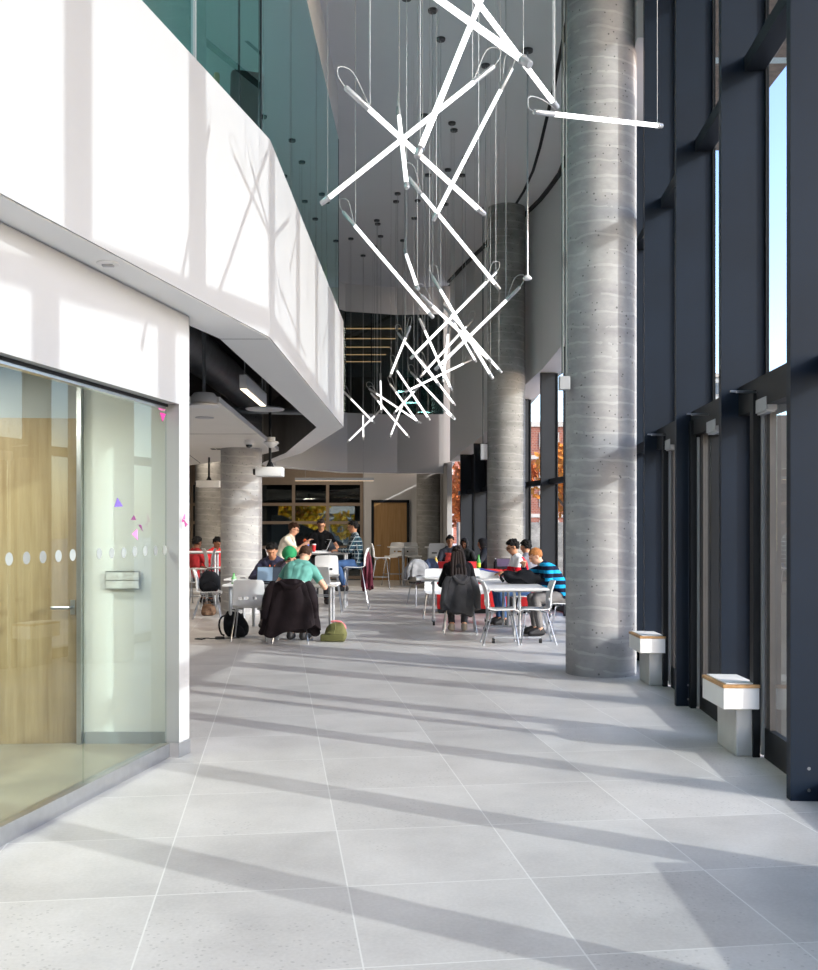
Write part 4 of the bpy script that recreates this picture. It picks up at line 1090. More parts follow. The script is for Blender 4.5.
MB().tube([(0, 0, 0.03), (0.005, 0, 0.045)], 0.003).build('stem', M['benchwood'], r)

# ------------------------------------------------------------------ soft things: bags and cloth
def blob(mb, fn, nu=28, nv=20):
    vs = mb.grid(fn, nu, nv, closed_u=True)
    c0 = sum((v[0].co for v in vs), Vector()) / len(vs); c1 = sum((v[-1].co for v in vs), Vector()) / len(vs)
    a = mb.bm.verts.new(c0); b = mb.bm.verts.new(c1)
    for i in range(nu):
        j = (i + 1) % nu; mb.bm.faces.new((a, vs[j][0], vs[i][0])); mb.bm.faces.new((b, vs[i][-1], vs[j][-1]))
    bmesh.ops.recalc_face_normals(mb.bm, faces=list(mb.bm.faces))
def bag_fn(w, d, h, seed, droop=0.0, pw=0.6, lean=0.0, taper=0.25, lump=1.0):
    def fn(u, v):
        a = u * 2 * PI; ca, sa = math.cos(a), math.sin(a)
        t = v; prof = (max(0.0, math.sin(PI * min(1, max(0, t * 0.94 + 0.06)))) ** 0.35) * (1 - taper * t)
        x = math.copysign(abs(ca) ** pw, ca) * w / 2 * prof; y = math.copysign(abs(sa) ** pw, sa) * d / 2 * prof
        z = t * h
        nz = noise.noise(Vector((x * 6 + seed, y * 6, z * 6))) * 0.03 * lump + noise.noise(Vector((x * 14 + seed, y * 14, z * 14))) * 0.012
        return Vector((x * (1 + nz * 3) + lean * t * t, y * (1 + nz * 3), max(0.0, z + (nz if 0.05 < t else 0) - droop * t * (x / w) ** 2 * 2)))
    return fn
def backpack(label, loc, rz, w, d, h, c=None, lean=0.0, name='backpack', cat='bag', lump=1.0):
    r = thing(name, label, cat, loc, rz); c = c or M['blackcloth']
    mb = MB(); blob(mb, bag_fn(w, d, h, random.random() * 9, lean=lean, lump=lump)); mb.build('main_bag', c, r, True)
    mb = MB(); blob(mb, bag_fn(w * 0.7, d * 0.4, h * 0.45, 3.1, taper=0.35)); mb.move((lean * 0.1, -d * 0.44, 0.01)); mb.build('front_pocket', c, r, True)
    for s in (-1, 1):
        mb = MB(); mb.tube([(s * w * 0.18, d * 0.36, h * 0.88), (s * w * 0.21, d * 0.46, h * 0.78), (s * w * 0.24, d * 0.53, h * 0.6), (s * w * 0.27, d * 0.54, h * 0.4), (s * w * 0.30, d * 0.46, h * 0.14)], 0.014, 6); mb.build('strap', c, r, True)
    mb = MB(); mb.tube([(-0.05 + lean, d * 0.2, h * 0.95), (-0.03 + lean, d * 0.2, h * 1.06), (0.03 + lean, d * 0.2, h * 1.06), (0.05 + lean, d * 0.2, h * 0.95)], 0.008, 6); mb.build('carry_handle', c, r, True)
    return r
backpack('black backpack slumped on the floor under the left table', (-2.42, 14.05, 0.0), 0.2, 0.40, 0.22, 0.36, lean=-0.06)
mb = MB(); mb.tube([(-0.15, 0.02, 0.30), (-0.20, 0, 0.29), (-0.235, 0, 0.24), (-0.245, 0, 0.17), (-0.235, 0, 0.10), (-0.21, 0, 0.04), (-0.17, 0, 0.02)], 0.014, 6)
o = mb.build('strap', M['blackcloth'], bpy.data.objects['backpack'], True)
backpack('black backpack lying on the seat of a white chair near the white pier', (-3.38, 16.93, 0.458), 0.3, 0.40, 0.26, 0.36)
backpack('flat black bag lying on top of the front caster table', (1.60, 14.15, 0.741), 1.4, 0.30, 0.56, 0.19, name='shoulder_bag', lump=3.5)
backpack('brown bag on the floor beside the concrete column', (-3.52, 17.55, 0.0), 0.4, 0.30, 0.2, 0.22, mat('brown_canvas', rgb(105, 80, 62), 0.85), name='tote_bag')
# olive duffel
r = thing('duffel_bag', 'olive green duffel bag with pink trim on the floor beside the left table', 'bag', ((335.5 - CX) / F * 13.5, 13.5, 0), -0.1)
ol = mat('olive_canvas', rgb(102, 102, 60), 0.85, var=0.12, scale=12, bump=0.3)
mb = MB(); blob(mb, bag_fn(0.37, 0.24, 0.27, 5.0, taper=0.45, lean=0.02, pw=0.75)); mb.build('main_bag', ol, r, True)
MB().box((-0.02, -0.10, 0.055), (0.33, 0.08, 0.10), bev=0.02).build('lower_pocket', mat('dark_olive_canvas', rgb(88, 88, 48), 0.85), r, True)
mb = MB(); mb.tube([(-0.06, 0.0, 0.262), (0.0, -0.01, 0.272), (0.07, 0, 0.262), (0.115, 0, 0.225), (0.14, 0, 0.17)], 0.014, 8); mb.build('pink_trim', mat('pink_piping', rgb(220, 130, 135), 0.7), r, True)
mb = MB(); mb.tube([(-0.13, -0.11, 0.10), (-0.08, -0.15, 0.13), (0.0, -0.15, 0.12), (0.02, -0.12, 0.20), (0.0, -0.08, 0.25)], 0.010, 6); mb.build('strap', ol, r, True)
# cable and adaptor on the floor
r = thing('power_adaptor', 'black power adaptor with coiled cord lying on the floor by the backpack', 'adaptor', (-2.62, 13.75, 0))
MB().box((0.02, 0, 0.018), (0.13, 0.06, 0.034), (0, 0, 0.2), bev=0.006).build('brick', M['rubber'], r)
mb = MB(); cv = [(0.02 - 0.065, 0, 0.01)] + [(-0.12 - 0.04 * k + 0.03 * math.sin(k * 1.3), 0.06 * math.sin(k * 0.9), 0.008) for k in range(6)] + [(-0.26, -0.10, 0.008), (-0.20, -0.12, 0.008), (-0.17, -0.05, 0.012)]; mb.tube(cv, 0.006, 6); mb.tube([(0.08, 0.02, 0.01), (0.18, 0.04, 0.008), (0.27, 0.10, 0.008)], 0.006, 6); mb.build('cord', M['rubber'], r, True)

def draped(label, loc, rz, w, ztop, zbot, colr, seed, name='jacket', flare=0.12, sleeves=True, lining=None, dep=0.10, tilt=0.0, uneven=0.08):
    "garment hung over a chair back: a loose tube of cloth closed at the top, hem open and wavy, sleeves hanging"
    r = thing(name, label, 'jacket' if name == 'jacket' else 'cloth', loc, rz)
    mb = MB(); nu, nv = 56, 26
    def fn(u, v):
        a = u * 2 * PI; ca, sa = math.cos(a), math.sin(a)
        t = v
        ww = (w / 2) * (0.55 + 0.45 * min(1, t * 3.2) ** 0.6) + flare * t * 0.6
        dd = dep * (0.35 + 0.65 * min(1, t * 5)) + 0.05 * t
        fold = 0.018 * math.sin(a * 9 + seed + 2.5 * t) * min(1, t * 2) + 0.026 * noise.noise(Vector((ca * 2 + seed, sa * 2, t * 2.2))) + 0.012 * noise.noise(Vector((ca * 6 + seed, sa * 6, t * 5)))
        x = math.copysign(abs(ca) ** 0.75, ca) * (ww + fold) + tilt * t
        y = math.copysign(abs(sa) ** 0.8, sa) * (dd + fold)
        hem = zbot + uneven * (0.5 + 0.5 * math.sin(a * 2 + seed * 3)) + 0.02 * math.sin(a * 7)
        z = ztop + (hem - ztop) * t - 0.03 * abs(ca) ** 3 * (1 - t)
        return Vector((x, y, z))
    vs = mb.grid(fn, nu, nv, closed_u=True)
    c0 = sum((q[0].co for q in vs), Vector()) / len(vs); c0.z += 0.015; a_ = mb.bm.verts.new(c0)
    for i in range(nu): mb.bm.faces.new((a_, vs[(i + 1) % nu][0], vs[i][0]))
    bmesh.ops.recalc_face_normals(mb.bm, faces=list(mb.bm.faces))
    bc = mb.build('body_cloth', colr, r, True)
    sm = bc.modifiers.new('thickness', 'SOLIDIFY'); sm.thickness = 0.008; sm.use_even_offset = False
    if sleeves:
        for s in (-1, 1):
            mb = MB(); x0 = s * (w / 2 - 0.02)
            pts = [Vector((x0 * 0.86, 0.02, ztop - 0.05)), Vector((x0 * 1.06, -0.03, ztop - 0.14)), Vector((x0 * 1.22 + tilt * .4, -0.05, ztop - 0.28)), Vector((x0 * 1.30 + tilt * .7, -0.04, ztop - 0.42)), Vector((x0 * 1.34 + tilt, -0.03, ztop - 0.50))]
            mb.tube(pts, [0.055, 0.07, 0.066, 0.058, 0.05], 14)
            for v in mb.bm.verts: v.co += Vector((0.012 * noise.noise(v.co * 14), 0.012 * noise.noise(v.co * 14 + Vector((5, 0, 0))), 0))
            mb.build('sleeve', colr, r, True)
        mb = MB(); mb.tube([(-w * 0.25, -0.07, ztop - 0.03), (-w * 0.1, -0.10, ztop - 0.10), (w * 0.12, -0.10, ztop - 0.11), (w * 0.30, -0.07, ztop - 0.03)], [0.02, 0.04, 0.04, 0.02], 10); mb.build('hood', colr, r, True)
    return r
brown = mat('dark_brown_jacket_cloth', rgb(36, 30, 33), 0.9, var=0.3, scale=7, bump=0.4, spec=.15)
greyj = mat('grey_jacket_cloth', rgb(62, 63, 66), 0.9, var=0.25, scale=7, bump=0.3)
maroon = mat('maroon_cloth', rgb(88, 26, 44), 0.85, var=0.2, scale=7, bump=0.3)
draped('dark brown hooded jacket hanging over the chair of the man in teal', (-1.56, 13.165, 0), 0, 0.54, 0.85, 0.10, brown, 1.0, flare=0.20, uneven=0.14)
draped('grey and black jacket hanging over the chair of the long-haired woman', (0.735, 14.33, 0), 0, 0.40, 0.86, 0.28, greyj, 2.4, flare=0.10, uneven=0.16, dep=0.09)
r = draped('maroon sweater hanging over the back of the plaid shirt man\'s stool', (-0.80, 19.25, 0), PI / 2, 0.24, 1.09, 0.34, maroon, 4.0, name='sweater', flare=0.02, sleeves=False, dep=0.06, uneven=0.1)
draped('black coat hanging on the chair behind the boy in blue stripes', (2.42, 14.30, 0), PI / 2, 0.36, 0.86, 0.16, M['blackcloth'], 5.0, flare=0.03, sleeves=False, dep=0.055)
draped('grey coat piled with a blue one on a dark chair', (0.16, 19.72, 0), 0.4, 0.42, 0.93, 0.52, mat('light_grey_fleece', rgb(140, 142, 146), 0.9, var=0.2, scale=6), 6.0, flare=0.06, sleeves=False, dep=0.1)
draped('dark blue coat next to the grey one on the dark chair', (0.42, 19.86, 0), 0.4, 0.30, 0.93, 0.45, mat('navy_denim', rgb(48, 60, 85), 0.9, var=0.2, scale=6), 7.0, flare=0.05, sleeves=False, dep=0.09)

# ------------------------------------------------------------------ people
def v3(*a): return Vector(a)
def sdir(l, s=0.0): return Vector((math.sin(s), math.sin(l) * math.cos(s), math.cos(l) * math.cos(s)))
def ik(a, c, l1, l2, pole):
    d = c - a; D = min(d.length, (l1 + l2) * 0.995); D = max(D, abs(l1 - l2) * 1.05); dn = d.normalized(); c = a + dn * D
    x = (l1 * l1 - l2 * l2 + D * D) / (2 * D); h = math.sqrt(max(0, l1 * l1 - x * x))
    p = pole - dn * pole.dot(dn); p = p.normalized() if p.length > 1e-4 else Vector((0, 0, -1))
    return a + dn * x + p * h, c
def seg_dist(P, a, b):
    a = np.array(a); b = np.array(b); ab = b - a; L = float(ab @ ab) + 1e-9
    t = np.clip(((P - a) @ ab) / L, 0, 1); q = a + t[:, None] * ab
    return np.linalg.norm(P - q, axis=1), t

SK = dict(light=mat('light_skin', rgb(214, 164, 138), 0.55, var=0.04), tan=mat('tan_skin', rgb(178, 128, 98), 0.55, var=0.04), brown=mat('brown_skin', rgb(130, 86, 62), 0.55, var=0.04))
HAIR = dict(black=mat('black_hair', rgb(10, 8, 8), 0.7, var=0.4, scale=40, spec=.2), brown=mat('brown_hair', rgb(58, 38, 26), 0.7, var=0.35, scale=40, spec=.2), dark=mat('dark_brown_hair', rgb(28, 18, 15), 0.7, var=0.4, scale=40, spec=.25), blond=mat('ginger_blond_hair', rgb(150, 98, 56), 0.7, var=0.25, scale=40, spec=.2))
EYE = mat('dark_eye', rgb(25, 18, 16), 0.2); LIP = mat('lip', rgb(150, 85, 78), 0.5); GLS = mat('black_spectacle_frame', rgb(15, 15, 17), 0.3)
SHOE = mat('dark_shoe', rgb(28, 27, 30), 0.6)

def person(label, x, y, rz, pz=0.56, lean=20, side=0, hpitch=20, hyaw=0, mode='sit', hands=None, skin='light', hair='dark', hairstyle='short',
           shirt=None, sleeve='long', pants=None, shoe=None, vox=0.0085, scale=1.0, glasses=False, headgear=None, pole=None):
    r = thing('person', label, 'person', (x, y, 0), rz)
    l = math.radians(lean); sd = math.radians(side); S = scale
    P = v3(0, 0, pz)
    W = P + sdir(l * .6, sd) * .20 * S; Cc = W + sdir(l, sd) * .19 * S; N = Cc + sdir(l * 1.25, sd) * .13 * S
    hp = math.radians(hpitch); hy = math.radians(hyaw)
    U = N + sdir(l * 1.1 + hp * .2, sd) * .085 * S
    Hc = U + sdir(l * .4 + hp * .6, sd) * .095 * S
    Rh = (Matrix.Rotation(hy, 3, 'Z') @ Matrix.Rotation(-hp, 3, 'X'))
    def hl(a, b, c): return Hc + Rh @ (v3(a, b, c) * S)
    right = v3(math.cos(sd), 0, -math.sin(sd))
    segs = []      # label, a, ra, b, rb
    def seg(lb, a, ra, b, rb): segs.append((lb, Vector(a), ra * S, Vector(b), rb * S))
    hipw = 0.085 * S
    seg('torso', P - right * hipw, .098, P + right * hipw, .098)
    seg('torso', P - right * .05 * S, .105, W - right * .055 * S, .098); seg('torso', P + right * .05 * S, .105, W + right * .055 * S, .098)
    seg('torso', W - right * .055 * S, .098, Cc - right * .085 * S, .108); seg('torso', W + right * .055 * S, .098, Cc + right * .085 * S, .108)
    seg('torso', Cc - right * .085 * S, .108, N - right * .11 * S - sdir(l) * .045 * S, .072); seg('torso', Cc + right * .085 * S, .108, N + right * .11 * S - sdir(l) * .045 * S, .072)
    seg('torso', N - right * .05 * S, .065, N + right * .05 * S, .065)
    seg('torso', P, .112, W, .106); seg('torso', W, .106, Cc, .118); seg('torso', Cc, .118, N - sdir(l) * .06 * S, .088)
    seg('neck', N, .056, U + v3(0, 0, 0), .053)
    seg('head', U, .055, Hc - v3(0, 0, .03), .07)
    shs = [N - sdir(l) * .055 * S + right * (.165 * S * s) for s in (-1, 1)]
    if hands is None: hands = [v3(-.16, .42, .76), v3(.16, .42, .76)]
    fings = []
    for k, s in enumerate((-1, 1)):
        sh = shs[k]; seg('torso', N - sdir(l) * .035 * S + right * .07 * s * S, .066, sh, .058)
        pl = v3(s * .7, -.25, -.6) if pole is None else pole[k]
        el, wr = ik(sh, Vector(hands[k]), .29 * S, .255 * S, pl)
        seg('uarm', sh, .056, el, .042); seg('farm', el, .043, wr, .027)
        hd = (wr - el).normalized()
        hd = (hd + v3(0, .25, 0)).normalized() if wr.z < 0.9 and mode != 'stand' else hd
        up = v3(0, 0, 1) - hd * hd.z; up = up.normalized() if up.length > .1 else v3(0, 1, 0)
        sd2 = hd.cross(up) 
        palm = wr + hd * .055 * S
        seg('hand', wr, .027, wr + hd * .03 * S - sd2 * .012 * S, .025); seg('hand', wr, .027, wr + hd * .07 * S + sd2 * .022 * S, .017); seg('hand', wr, .027, wr + hd * .072 * S - sd2 * .022 * S, .017)
        for q, fl in enumerate((.060, .072, .068, .052)):
            b0 = wr + hd * .078 * S + sd2 * ((q - 1.5) * .0175 * S) * (-s)
            k1 = b0 + (hd * .8 - up * .35).normalized() * fl * .5 * S; k2 = k1 + (hd * .45 - up * .8).normalized() * fl * .5 * S
            seg('hand', b0, .0095, k1, .0088); seg('hand', k1, .0088, k2, .0075)
        tb = wr + hd * .025 * S + sd2 * (-.03 * s) * S * -1
        t1 = tb + (hd * .6 + sd2 * (s * .6)).normalized() * .035 * S; t2 = t1 + (hd * .9 - up * .2).normalized() * .03 * S
        seg('hand', wr + hd * .02 * S, .018, tb, .013); seg('hand', tb, .012, t1, .011); seg('hand', t1, .0105, t2, .009)
    for s in (-1, 1):
        hip = P + right * (hipw * s) - v3(0, 0, .015)
        if mode == 'sit':
            kn = v3(s * .12, .42 * S, .53); an = v3(s * .12, .36 * S, .10)
        elif mode == 'stool':
            kn = v3(s * .12, .40 * S, pz - .02); an = v3(s * .10, .26 * S, .42)
        elif mode == 'under':
            kn = v3(s * .12, .40 * S, .53); an = v3(s * .09, .18 * S, .10)
        else:
            kn = v3(s * .10, .02, pz * .53); an = v3(s * .11, -.02, .09)
        seg('thigh', hip, .088, kn, .060); seg('shin', kn, .060, an, .042)
        fa = an + v3(0, -.03, -.045); fb = an + v3(s * .02, .15 * S, -.055)
        seg('foot', an, .042, fa, .040); seg('foot', fa, .040, fb, .034); seg('foot', an, .04, fb, .034)
    mb = MB()
    for lb, a, ra, b, rb in segs: mb.capsule(a, ra, b, rb)
    # head volume
    for c, rr in (((0, -.012, .012), (.076, .094, .092)), ((0, .018, -.035), (.062, .070, .070)), ((0, .040, -.078), (.042, .044, .036)), ((0, .088, .028), (.045, .012, .012)),
                  ((0, .098, -.022), (.013, .020, .018)), ((0, .092, .0), (.009, .014, .026)), ((0, .086, -.058), (.022, .010, .008)), ((.078, -.005, -.012), (.010, .020, .032)), ((-.078, -.005, -.012), (.010, .020, .032))):
        mb.ball(hl(*c), tuple(q * S for q in rr), Rh)
    bm = mb.bm; me = bpy.data.meshes.new('t'); bm.to_mesh(me); bm.free()
    o = bpy.data.objects.new('body', me); COL.objects.link(o)
    md = o.modifiers.new('r', 'REMESH'); md.mode = 'VOXEL'; md.voxel_size = vox
    ms = o.modifiers.new('s', 'SMOOTH'); ms.factor = .5; ms.iterations = 3
    dg = bpy.context.evaluated_depsgraph_get(); ev = o.evaluated_get(dg)
    m2 = bpy.data.meshes.new_from_object(ev); o.modifiers.clear(); o.data = m2; bpy.data.meshes.remove(me)
    m2.materials.clear(); m2.materials.append(SK[skin]); o.parent = r
    for p in m2.polygons: p.use_smooth = True
    # --- classify
    nvt = len(m2.vertices); V = np.empty(nvt * 3); m2.vertices.foreach_get('co', V); V = V.reshape(-1, 3)
    NN = np.empty(nvt * 3); m2.vertices.foreach_get('normal', NN); NN = NN.reshape(-1, 3)
    best = np.full(nvt, 1e9); lab = np.zeros(nvt, int); tt = np.zeros(nvt)
    LB = ['torso', 'neck', 'head', 'uarm', 'farm', 'hand', 'thigh', 'shin', 'foot']
    for lb, a, ra, b, rb in segs:
        d, t = seg_dist(V, a, b); rad = ra + (rb - ra) * t; e = d - rad
        m_ = e < best; best[m_] = e[m_]; lab[m_] = LB.index(lb); tt[m_] = t[m_]
    hv = (V - np.array(Hc)) @ np.array(Rh) / S        # head-local coordinates
    inh = (np.linalg.norm(hv * np.array([1, .85, .85]), axis=1) < .125) & (hv[:, 2] > -.115)
    lab[inh & (lab != 5)] = 2
    polys = [tuple(p.vertices) for p in m2.polygons]
    def shell(name, vmask, off, mtl, nz=0.0, nzs=30, skirt=True):
        if callable(off): offs_ = off
        vm = vmask
        fs = [p for p in polys if all(vm[i] for i in p)]
        if len(fs) < 4: return None
        idx = {}; cos = []
        offv = off(V) if callable(off) else np.full(nvt, off)
        for p in fs:
            for i in p:
                if i not in idx:
                    idx[i] = len(cos); q = Vector(V[i]); nn = Vector(NN[i]); o_ = offv[i]
                    if nz: o_ += nz * noise.noise(q * nzs)
                    cos.append(q + nn * o_)
        F_ = [tuple(idx[i] for i in p) for p in fs]
        # skirt back to the skin on open borders
        ec = {}
        for p in fs:
            for a, b in zip(p, p[1:] + p[:1]):
                ec[(a, b)] = ec.get((a, b), 0) + 1
        bidx = {}
        def bi(i):
            if i not in bidx: bidx[i] = len(cos); cos.append(Vector(V[i]) - Vector(NN[i]) * .002)
            return bidx[i]
        for (a, b) in list(ec):
            if (b, a) not in ec: F_.append((idx[b], idx[a], bi(a), bi(b)))
        ms_ = bpy.data.meshes.new(name); ms_.from_pydata([tuple(c) for c in cos], [], F_); ms_.materials.append(mtl)
        for p in ms_.polygons: p.use_smooth = True
        ob = bpy.data.objects.new(name, ms_); COL.objects.link(ob); ob.parent = r; return ob
    lt, ln_, lh, lu, lf, lhd, lth, lsh, lft = range(9)
    waist = P.z - .02 if mode != 'stand' else P.z - .04
    tor = (lab == lt)
    up_ = tor & (V[:, 2] > P.z - .055)
    if mode == 'stand': up_ = tor & (V[:, 2] > P.z - .10)
    if sleeve == 'short': arm = (lab == lu) & (tt < .66)
    else: arm = (lab == lu) | ((lab == lf) & (tt < .93))
    shell('shirt', up_ | arm, .013, shirt, .012, 11)
    low = (tor & (V[:, 2] < P.z + .02)) | (lab == lth) | ((lab == lsh) & (tt < .95))
    shell('trousers', low, .011, pants, .006, 12)
    shell('shoes', (lab == lft), .010, shoe or SHOE)
    x_, y_, z_ = hv[:, 0], hv[:, 1], hv[:, 2]
    hm = (lab == lh) & (((z_ > .052 - .25 * np.minimum(0, y_ - .03)) & (y_ > 0)) | ((y_ <= .0) & (z_ > -.055 + .3 * (y_ + .08))) | ((np.abs(x_) > .055) & (y_ < .04) & (z_ > .022))) & ~((np.abs(x_) > .082) & (z_ < .03))
    ht = .020 if hairstyle != 'crop' else .013
    if headgear != 'scarf' and headgear != 'hood':
        shell('hair', hm, lambda Q: ht * (0.6 + 0.8 * np.clip((z_ + .02) / .1, 0, 1)), HAIR[hair], .022 if hairstyle != 'crop' else .006, 52)
    if hairstyle == 'long':
        mb = MB(); back = sdir(l)
        base = hl(0, -.06, .0); nb = N - sdir(l) * .30 * S + v3(0, -.135, 0)
        for dx in (-.065, -.03, 0, .03, .065):
            p1 = hl(dx, -.075, -.02); p2 = N + v3(dx * 1.3, -.09, .0); p3 = N - sdir(l) * (.16) + v3(dx * 1.5, -.145, 0); p4 = N - sdir(l) * (.33 + .04 * math.cos(dx * 50)) + v3(dx * 1.1, -.150, 0)
            mb.tube([p1, (p1 + p2) / 2 + v3(0, -.02, 0), p2, p3, p4], [.030, .036, .036, .030, .010], 10)
        mb.build('long_hair', HAIR[hair], r, True)
    if headgear == 'cap':
        cm = (lab == lh) & (z_ > .022 - .10 * y_)
        shell('cap', cm, lambda Q: .040 + .010 * np.clip((z_ - .03) / .08, 0, 1), mat('green_cap_cloth', rgb(20, 128, 78), 0.8, var=0.1), .003, 20)
        mb = MB(); mb.ball(hl(0, .124, .052), (.026, .010, .014), Rh); mb.build('cap_opening', HAIR['dark'], r, True)
        mb = MB(); mb.grid(lambda u, v: hl((u - .5) * .13 * (1 - .3 * v), -.115 - .06 * v + .0 * u, .012 - .015 * v - .10 * (u - .5) ** 2), 8, 4); bmesh.ops.solidify(mb.bm, geom=list(mb.bm.faces), thickness=.006); mb.build('cap_peak', MC['green_cap_cloth'], r, True)
    if headgear in ('scarf', 'hood'):
        sm = ((lab == lh) & ((y_ < .055) | (z_ > .07) | (z_ < -.10))) | (lab == ln_)
        shell('head_scarf' if headgear == 'scarf' else 'hood', sm, lambda Q: np.full(nvt, .022), mat('black_scarf_cloth', rgb(16, 16, 20), 0.85, var=0.3), .012, 16)
    for s in (-1, 1):
        mb = MB(); mb.ball(hl(s * .031, .079, .006), (.011 * S, .008 * S, .007 * S), Rh, 1); mb.build('eye', EYE, r, True)
        mb = MB(); mb.ball(hl(s * .031, .087, .027), (.017 * S, .005 * S, .0035 * S), Rh, 1); mb.build('eyebrow', HAIR[hair], r, True)
    mb = MB(); mb.ball(hl(0, .092, -.060), (.021 * S, .007 * S, .006 * S), Rh, 1); mb.build('mouth', LIP, r, True)
    if glasses:
        mb = MB()
        for s in (-1, 1):
            mb.tube([hl(s * .034 + .026 * math.cos(q * PI / 6), .103, .004 + .019 * math.sin(q * PI / 6)) for q in range(13)], .0028, 5)
            mb.tube([hl(s * .062, .10, .008), hl(s * .084, .0, .004)], .0028, 5)
        mb.tube([hl(-.009, .106, .006), hl(.009, .106, .006)], .0028, 5)
        mb.build('glasses', GLS, r, True)
    return r, hl, Hc

def headpx(r, Hc):
    m_ = Matrix.Translation(r.location) @ Matrix.Rotation(r.rotation_euler.z, 4, 'Z'); q = m_ @ Hc
    return round(CX + q.x / q.y * F, 1), round(HY - (q.z - H) / q.y * F, 1)
navy = mat('navy_check_shirt', rgb(35, 36, 62), 0.85, var=0.25, scale=20)
jeans = mat('blue_denim', rgb(52, 84, 130), 0.85, var=0.15, scale=14); dark = mat('dark_trousers', rgb(35, 36, 42), 0.85, var=0.15); khaki = mat('khaki_trousers', rgb(176, 152, 110), 0.85, var=0.08); greyt = mat('grey_trousers', rgb(118, 116, 116), 0.85, var=0.12, scale=10)
V_ = v3
PE = []
def add(*a, **k): r, hl, Hc = person(*a, **k); PE.append((k.get('tag'), r, Hc)); print('HEAD', a[0][:40], headpx(r, Hc)); return r, hl
# left table group
add('young man in a teal T-shirt seen from behind, bent over the left table', -1.565, 13.44, -0.22, lean=27, side=6, hpitch=42, hands=[V_(-.25, .42, .79), V_(.25, .40, .79)], skin='light', hair='brown', hairstyle='crop', shirt=mat('teal_tshirt', rgb(96, 158, 148), 0.85, var=0.06), sleeve='short', pants=khaki, mode='under', pole=[V_(-.55, .1, -.8), V_(.55, .1, -.8)])
add('young man in a green backward cap looking down at the left table', -1.77, 15.04, PI + 0.05, lean=36, hpitch=42, hands=[V_(-.12, .36, .78), V_(.02, .48, 1.02)], skin='light', hair='dark', headgear='cap', shirt=mat('dark_purple_shirt', rgb(62, 54, 70), 0.85, var=0.15), pants=dark, mode='sit')
add('dark-haired young man in a navy shirt and orange lanyard beside the green cap', -2.12, 15.78, PI + 0.0, lean=26, hpitch=32, hands=[V_(-.16, .40, .78), V_(.16, .40, .78)], skin='tan', hair='black', shirt=navy, pants=dark, vox=.0095)
rr, hl = PE[-1][1], None
mb = MB(); mb.tube([(-.06, .17, 1.02), (-.035, .285, .93), (0, .325, .83), (.035, .285, .93), (.06, .17, 1.02)], .011, 6); mb.build('lanyard', mat('orange_lanyard', rgb(215, 105, 45), 0.6), rr, True)
# high table group
add('young man in glasses and a cream T-shirt holding a fruit at the high table', -2.46, 19.22, -PI / 2 - 0.15, pz=.87, lean=22, hpitch=22, hands=[V_(-.12, .43, 1.20), V_(.15, .55, 1.27)], skin='light', hair='brown', glasses=True, shirt=mat('cream_tshirt', rgb(222, 212, 196), 0.85, var=0.04), sleeve='short', pants=dark, mode='stool', vox=.010, pole=[V_(-.3, -.2, -.9), V_(.3, -.2, -.9)])
add('standing man in glasses and a black polo shirt behind the high table', -1.78, 20.22, PI + 0.12, pz=.93, lean=10, hpitch=28, hands=[V_(-.20, .36, 1.10), V_(.20, .36, 1.10)], skin='tan', hair='dark', glasses=True, hairstyle='crop', shirt=mat('black_polo_cloth', rgb(12, 12, 15), 0.9, var=0.2, spec=.15), sleeve='short', pants=dark, mode='stand', vox=.010)
add('bearded man in a plaid shirt and jeans on a high stool', -0.98, 19.26, PI / 2 + 0.1, pz=.87, lean=8, hpitch=12, hands=[V_(-.20, .40, 1.11), V_(.16, .40, 1.11)], skin='tan', hair='black', glasses=True, shirt=plaid_mat('plaid_shirt'), pants=jeans, mode='stool', vox=.010)
# far left
add('person in red and black jacket half hidden behind the white pier', -4.36, 20.12, -0.7, lean=10, hpitch=15, hands=[V_(-.16, .36, .74), V_(.16, .36, .74)], skin='brown', hair='black', shirt=mat('red_black_jacket', rgb(150, 24, 30), 0.85, var=0.3, scale=6), pants=dark, vox=.011)
add('dark-haired person in red behind the stools by the concrete column', -4.14, 21.05, PI + 0.8, lean=14, hpitch=28, hands=[V_(-.16, .34, .74), V_(.16, .34, .74)], skin='brown', hair='black', shirt=mat('red_shirt', rgb(190, 26, 32), 0.85, var=0.1), pants=dark, vox=.011)
# right group
add('woman with long dark hair in a black top seen from behind', 0.725, 14.62, 0.0, lean=28, hpitch=30, hands=[V_(-.15, .44, .79), V_(.13, .46, .79)], skin='tan', hair='dark', hairstyle='long', shirt=mat('black_top', rgb(13, 12, 15), 0.9, var=0.2, spec=.15), pants=dark, mode='under', scale=.95, shoe=mat('beige_shoe', rgb(150, 140, 128), 0.7), pole=[V_(-.4, -.1, -.9), V_(.4, -.1, -.9)])
add('man in glasses and a red, white and navy polo shirt at the caster table', 1.82, 15.86, PI / 2 + 0.2, lean=15, hpitch=22, hands=[V_(-.02, .36, .80), V_(.02, .32, .82)], skin='tan', hair='black', glasses=True, shirt=polo_mat('red_white_polo'), sleeve='short', pants=jeans, vox=.009)
add('boy in a blue and black striped top leaning his forehead on his hand', 2.19, 14.30, PI / 2 + 0.15, lean=36, hpitch=34, hands=[V_(-.10, .40, .80), V_(.05, .55, 1.00)], skin='light', hair='blond', hairstyle='crop', shirt=stripe_mat('blue_black_stripes', rgb(24, 150, 200), rgb(16, 22, 48), 0.105, 0.55), pants=greyt, vox=.009)
add('dark-haired person in a grey top behind the red and white polo shirt', 2.15, 17.22, 1.0, lean=14, hpitch=15, skin='tan', hair='black', shirt=mat('grey_top', rgb(120, 120, 130), 0.85, var=0.08), pants=dark, vox=.011, scale=.96)
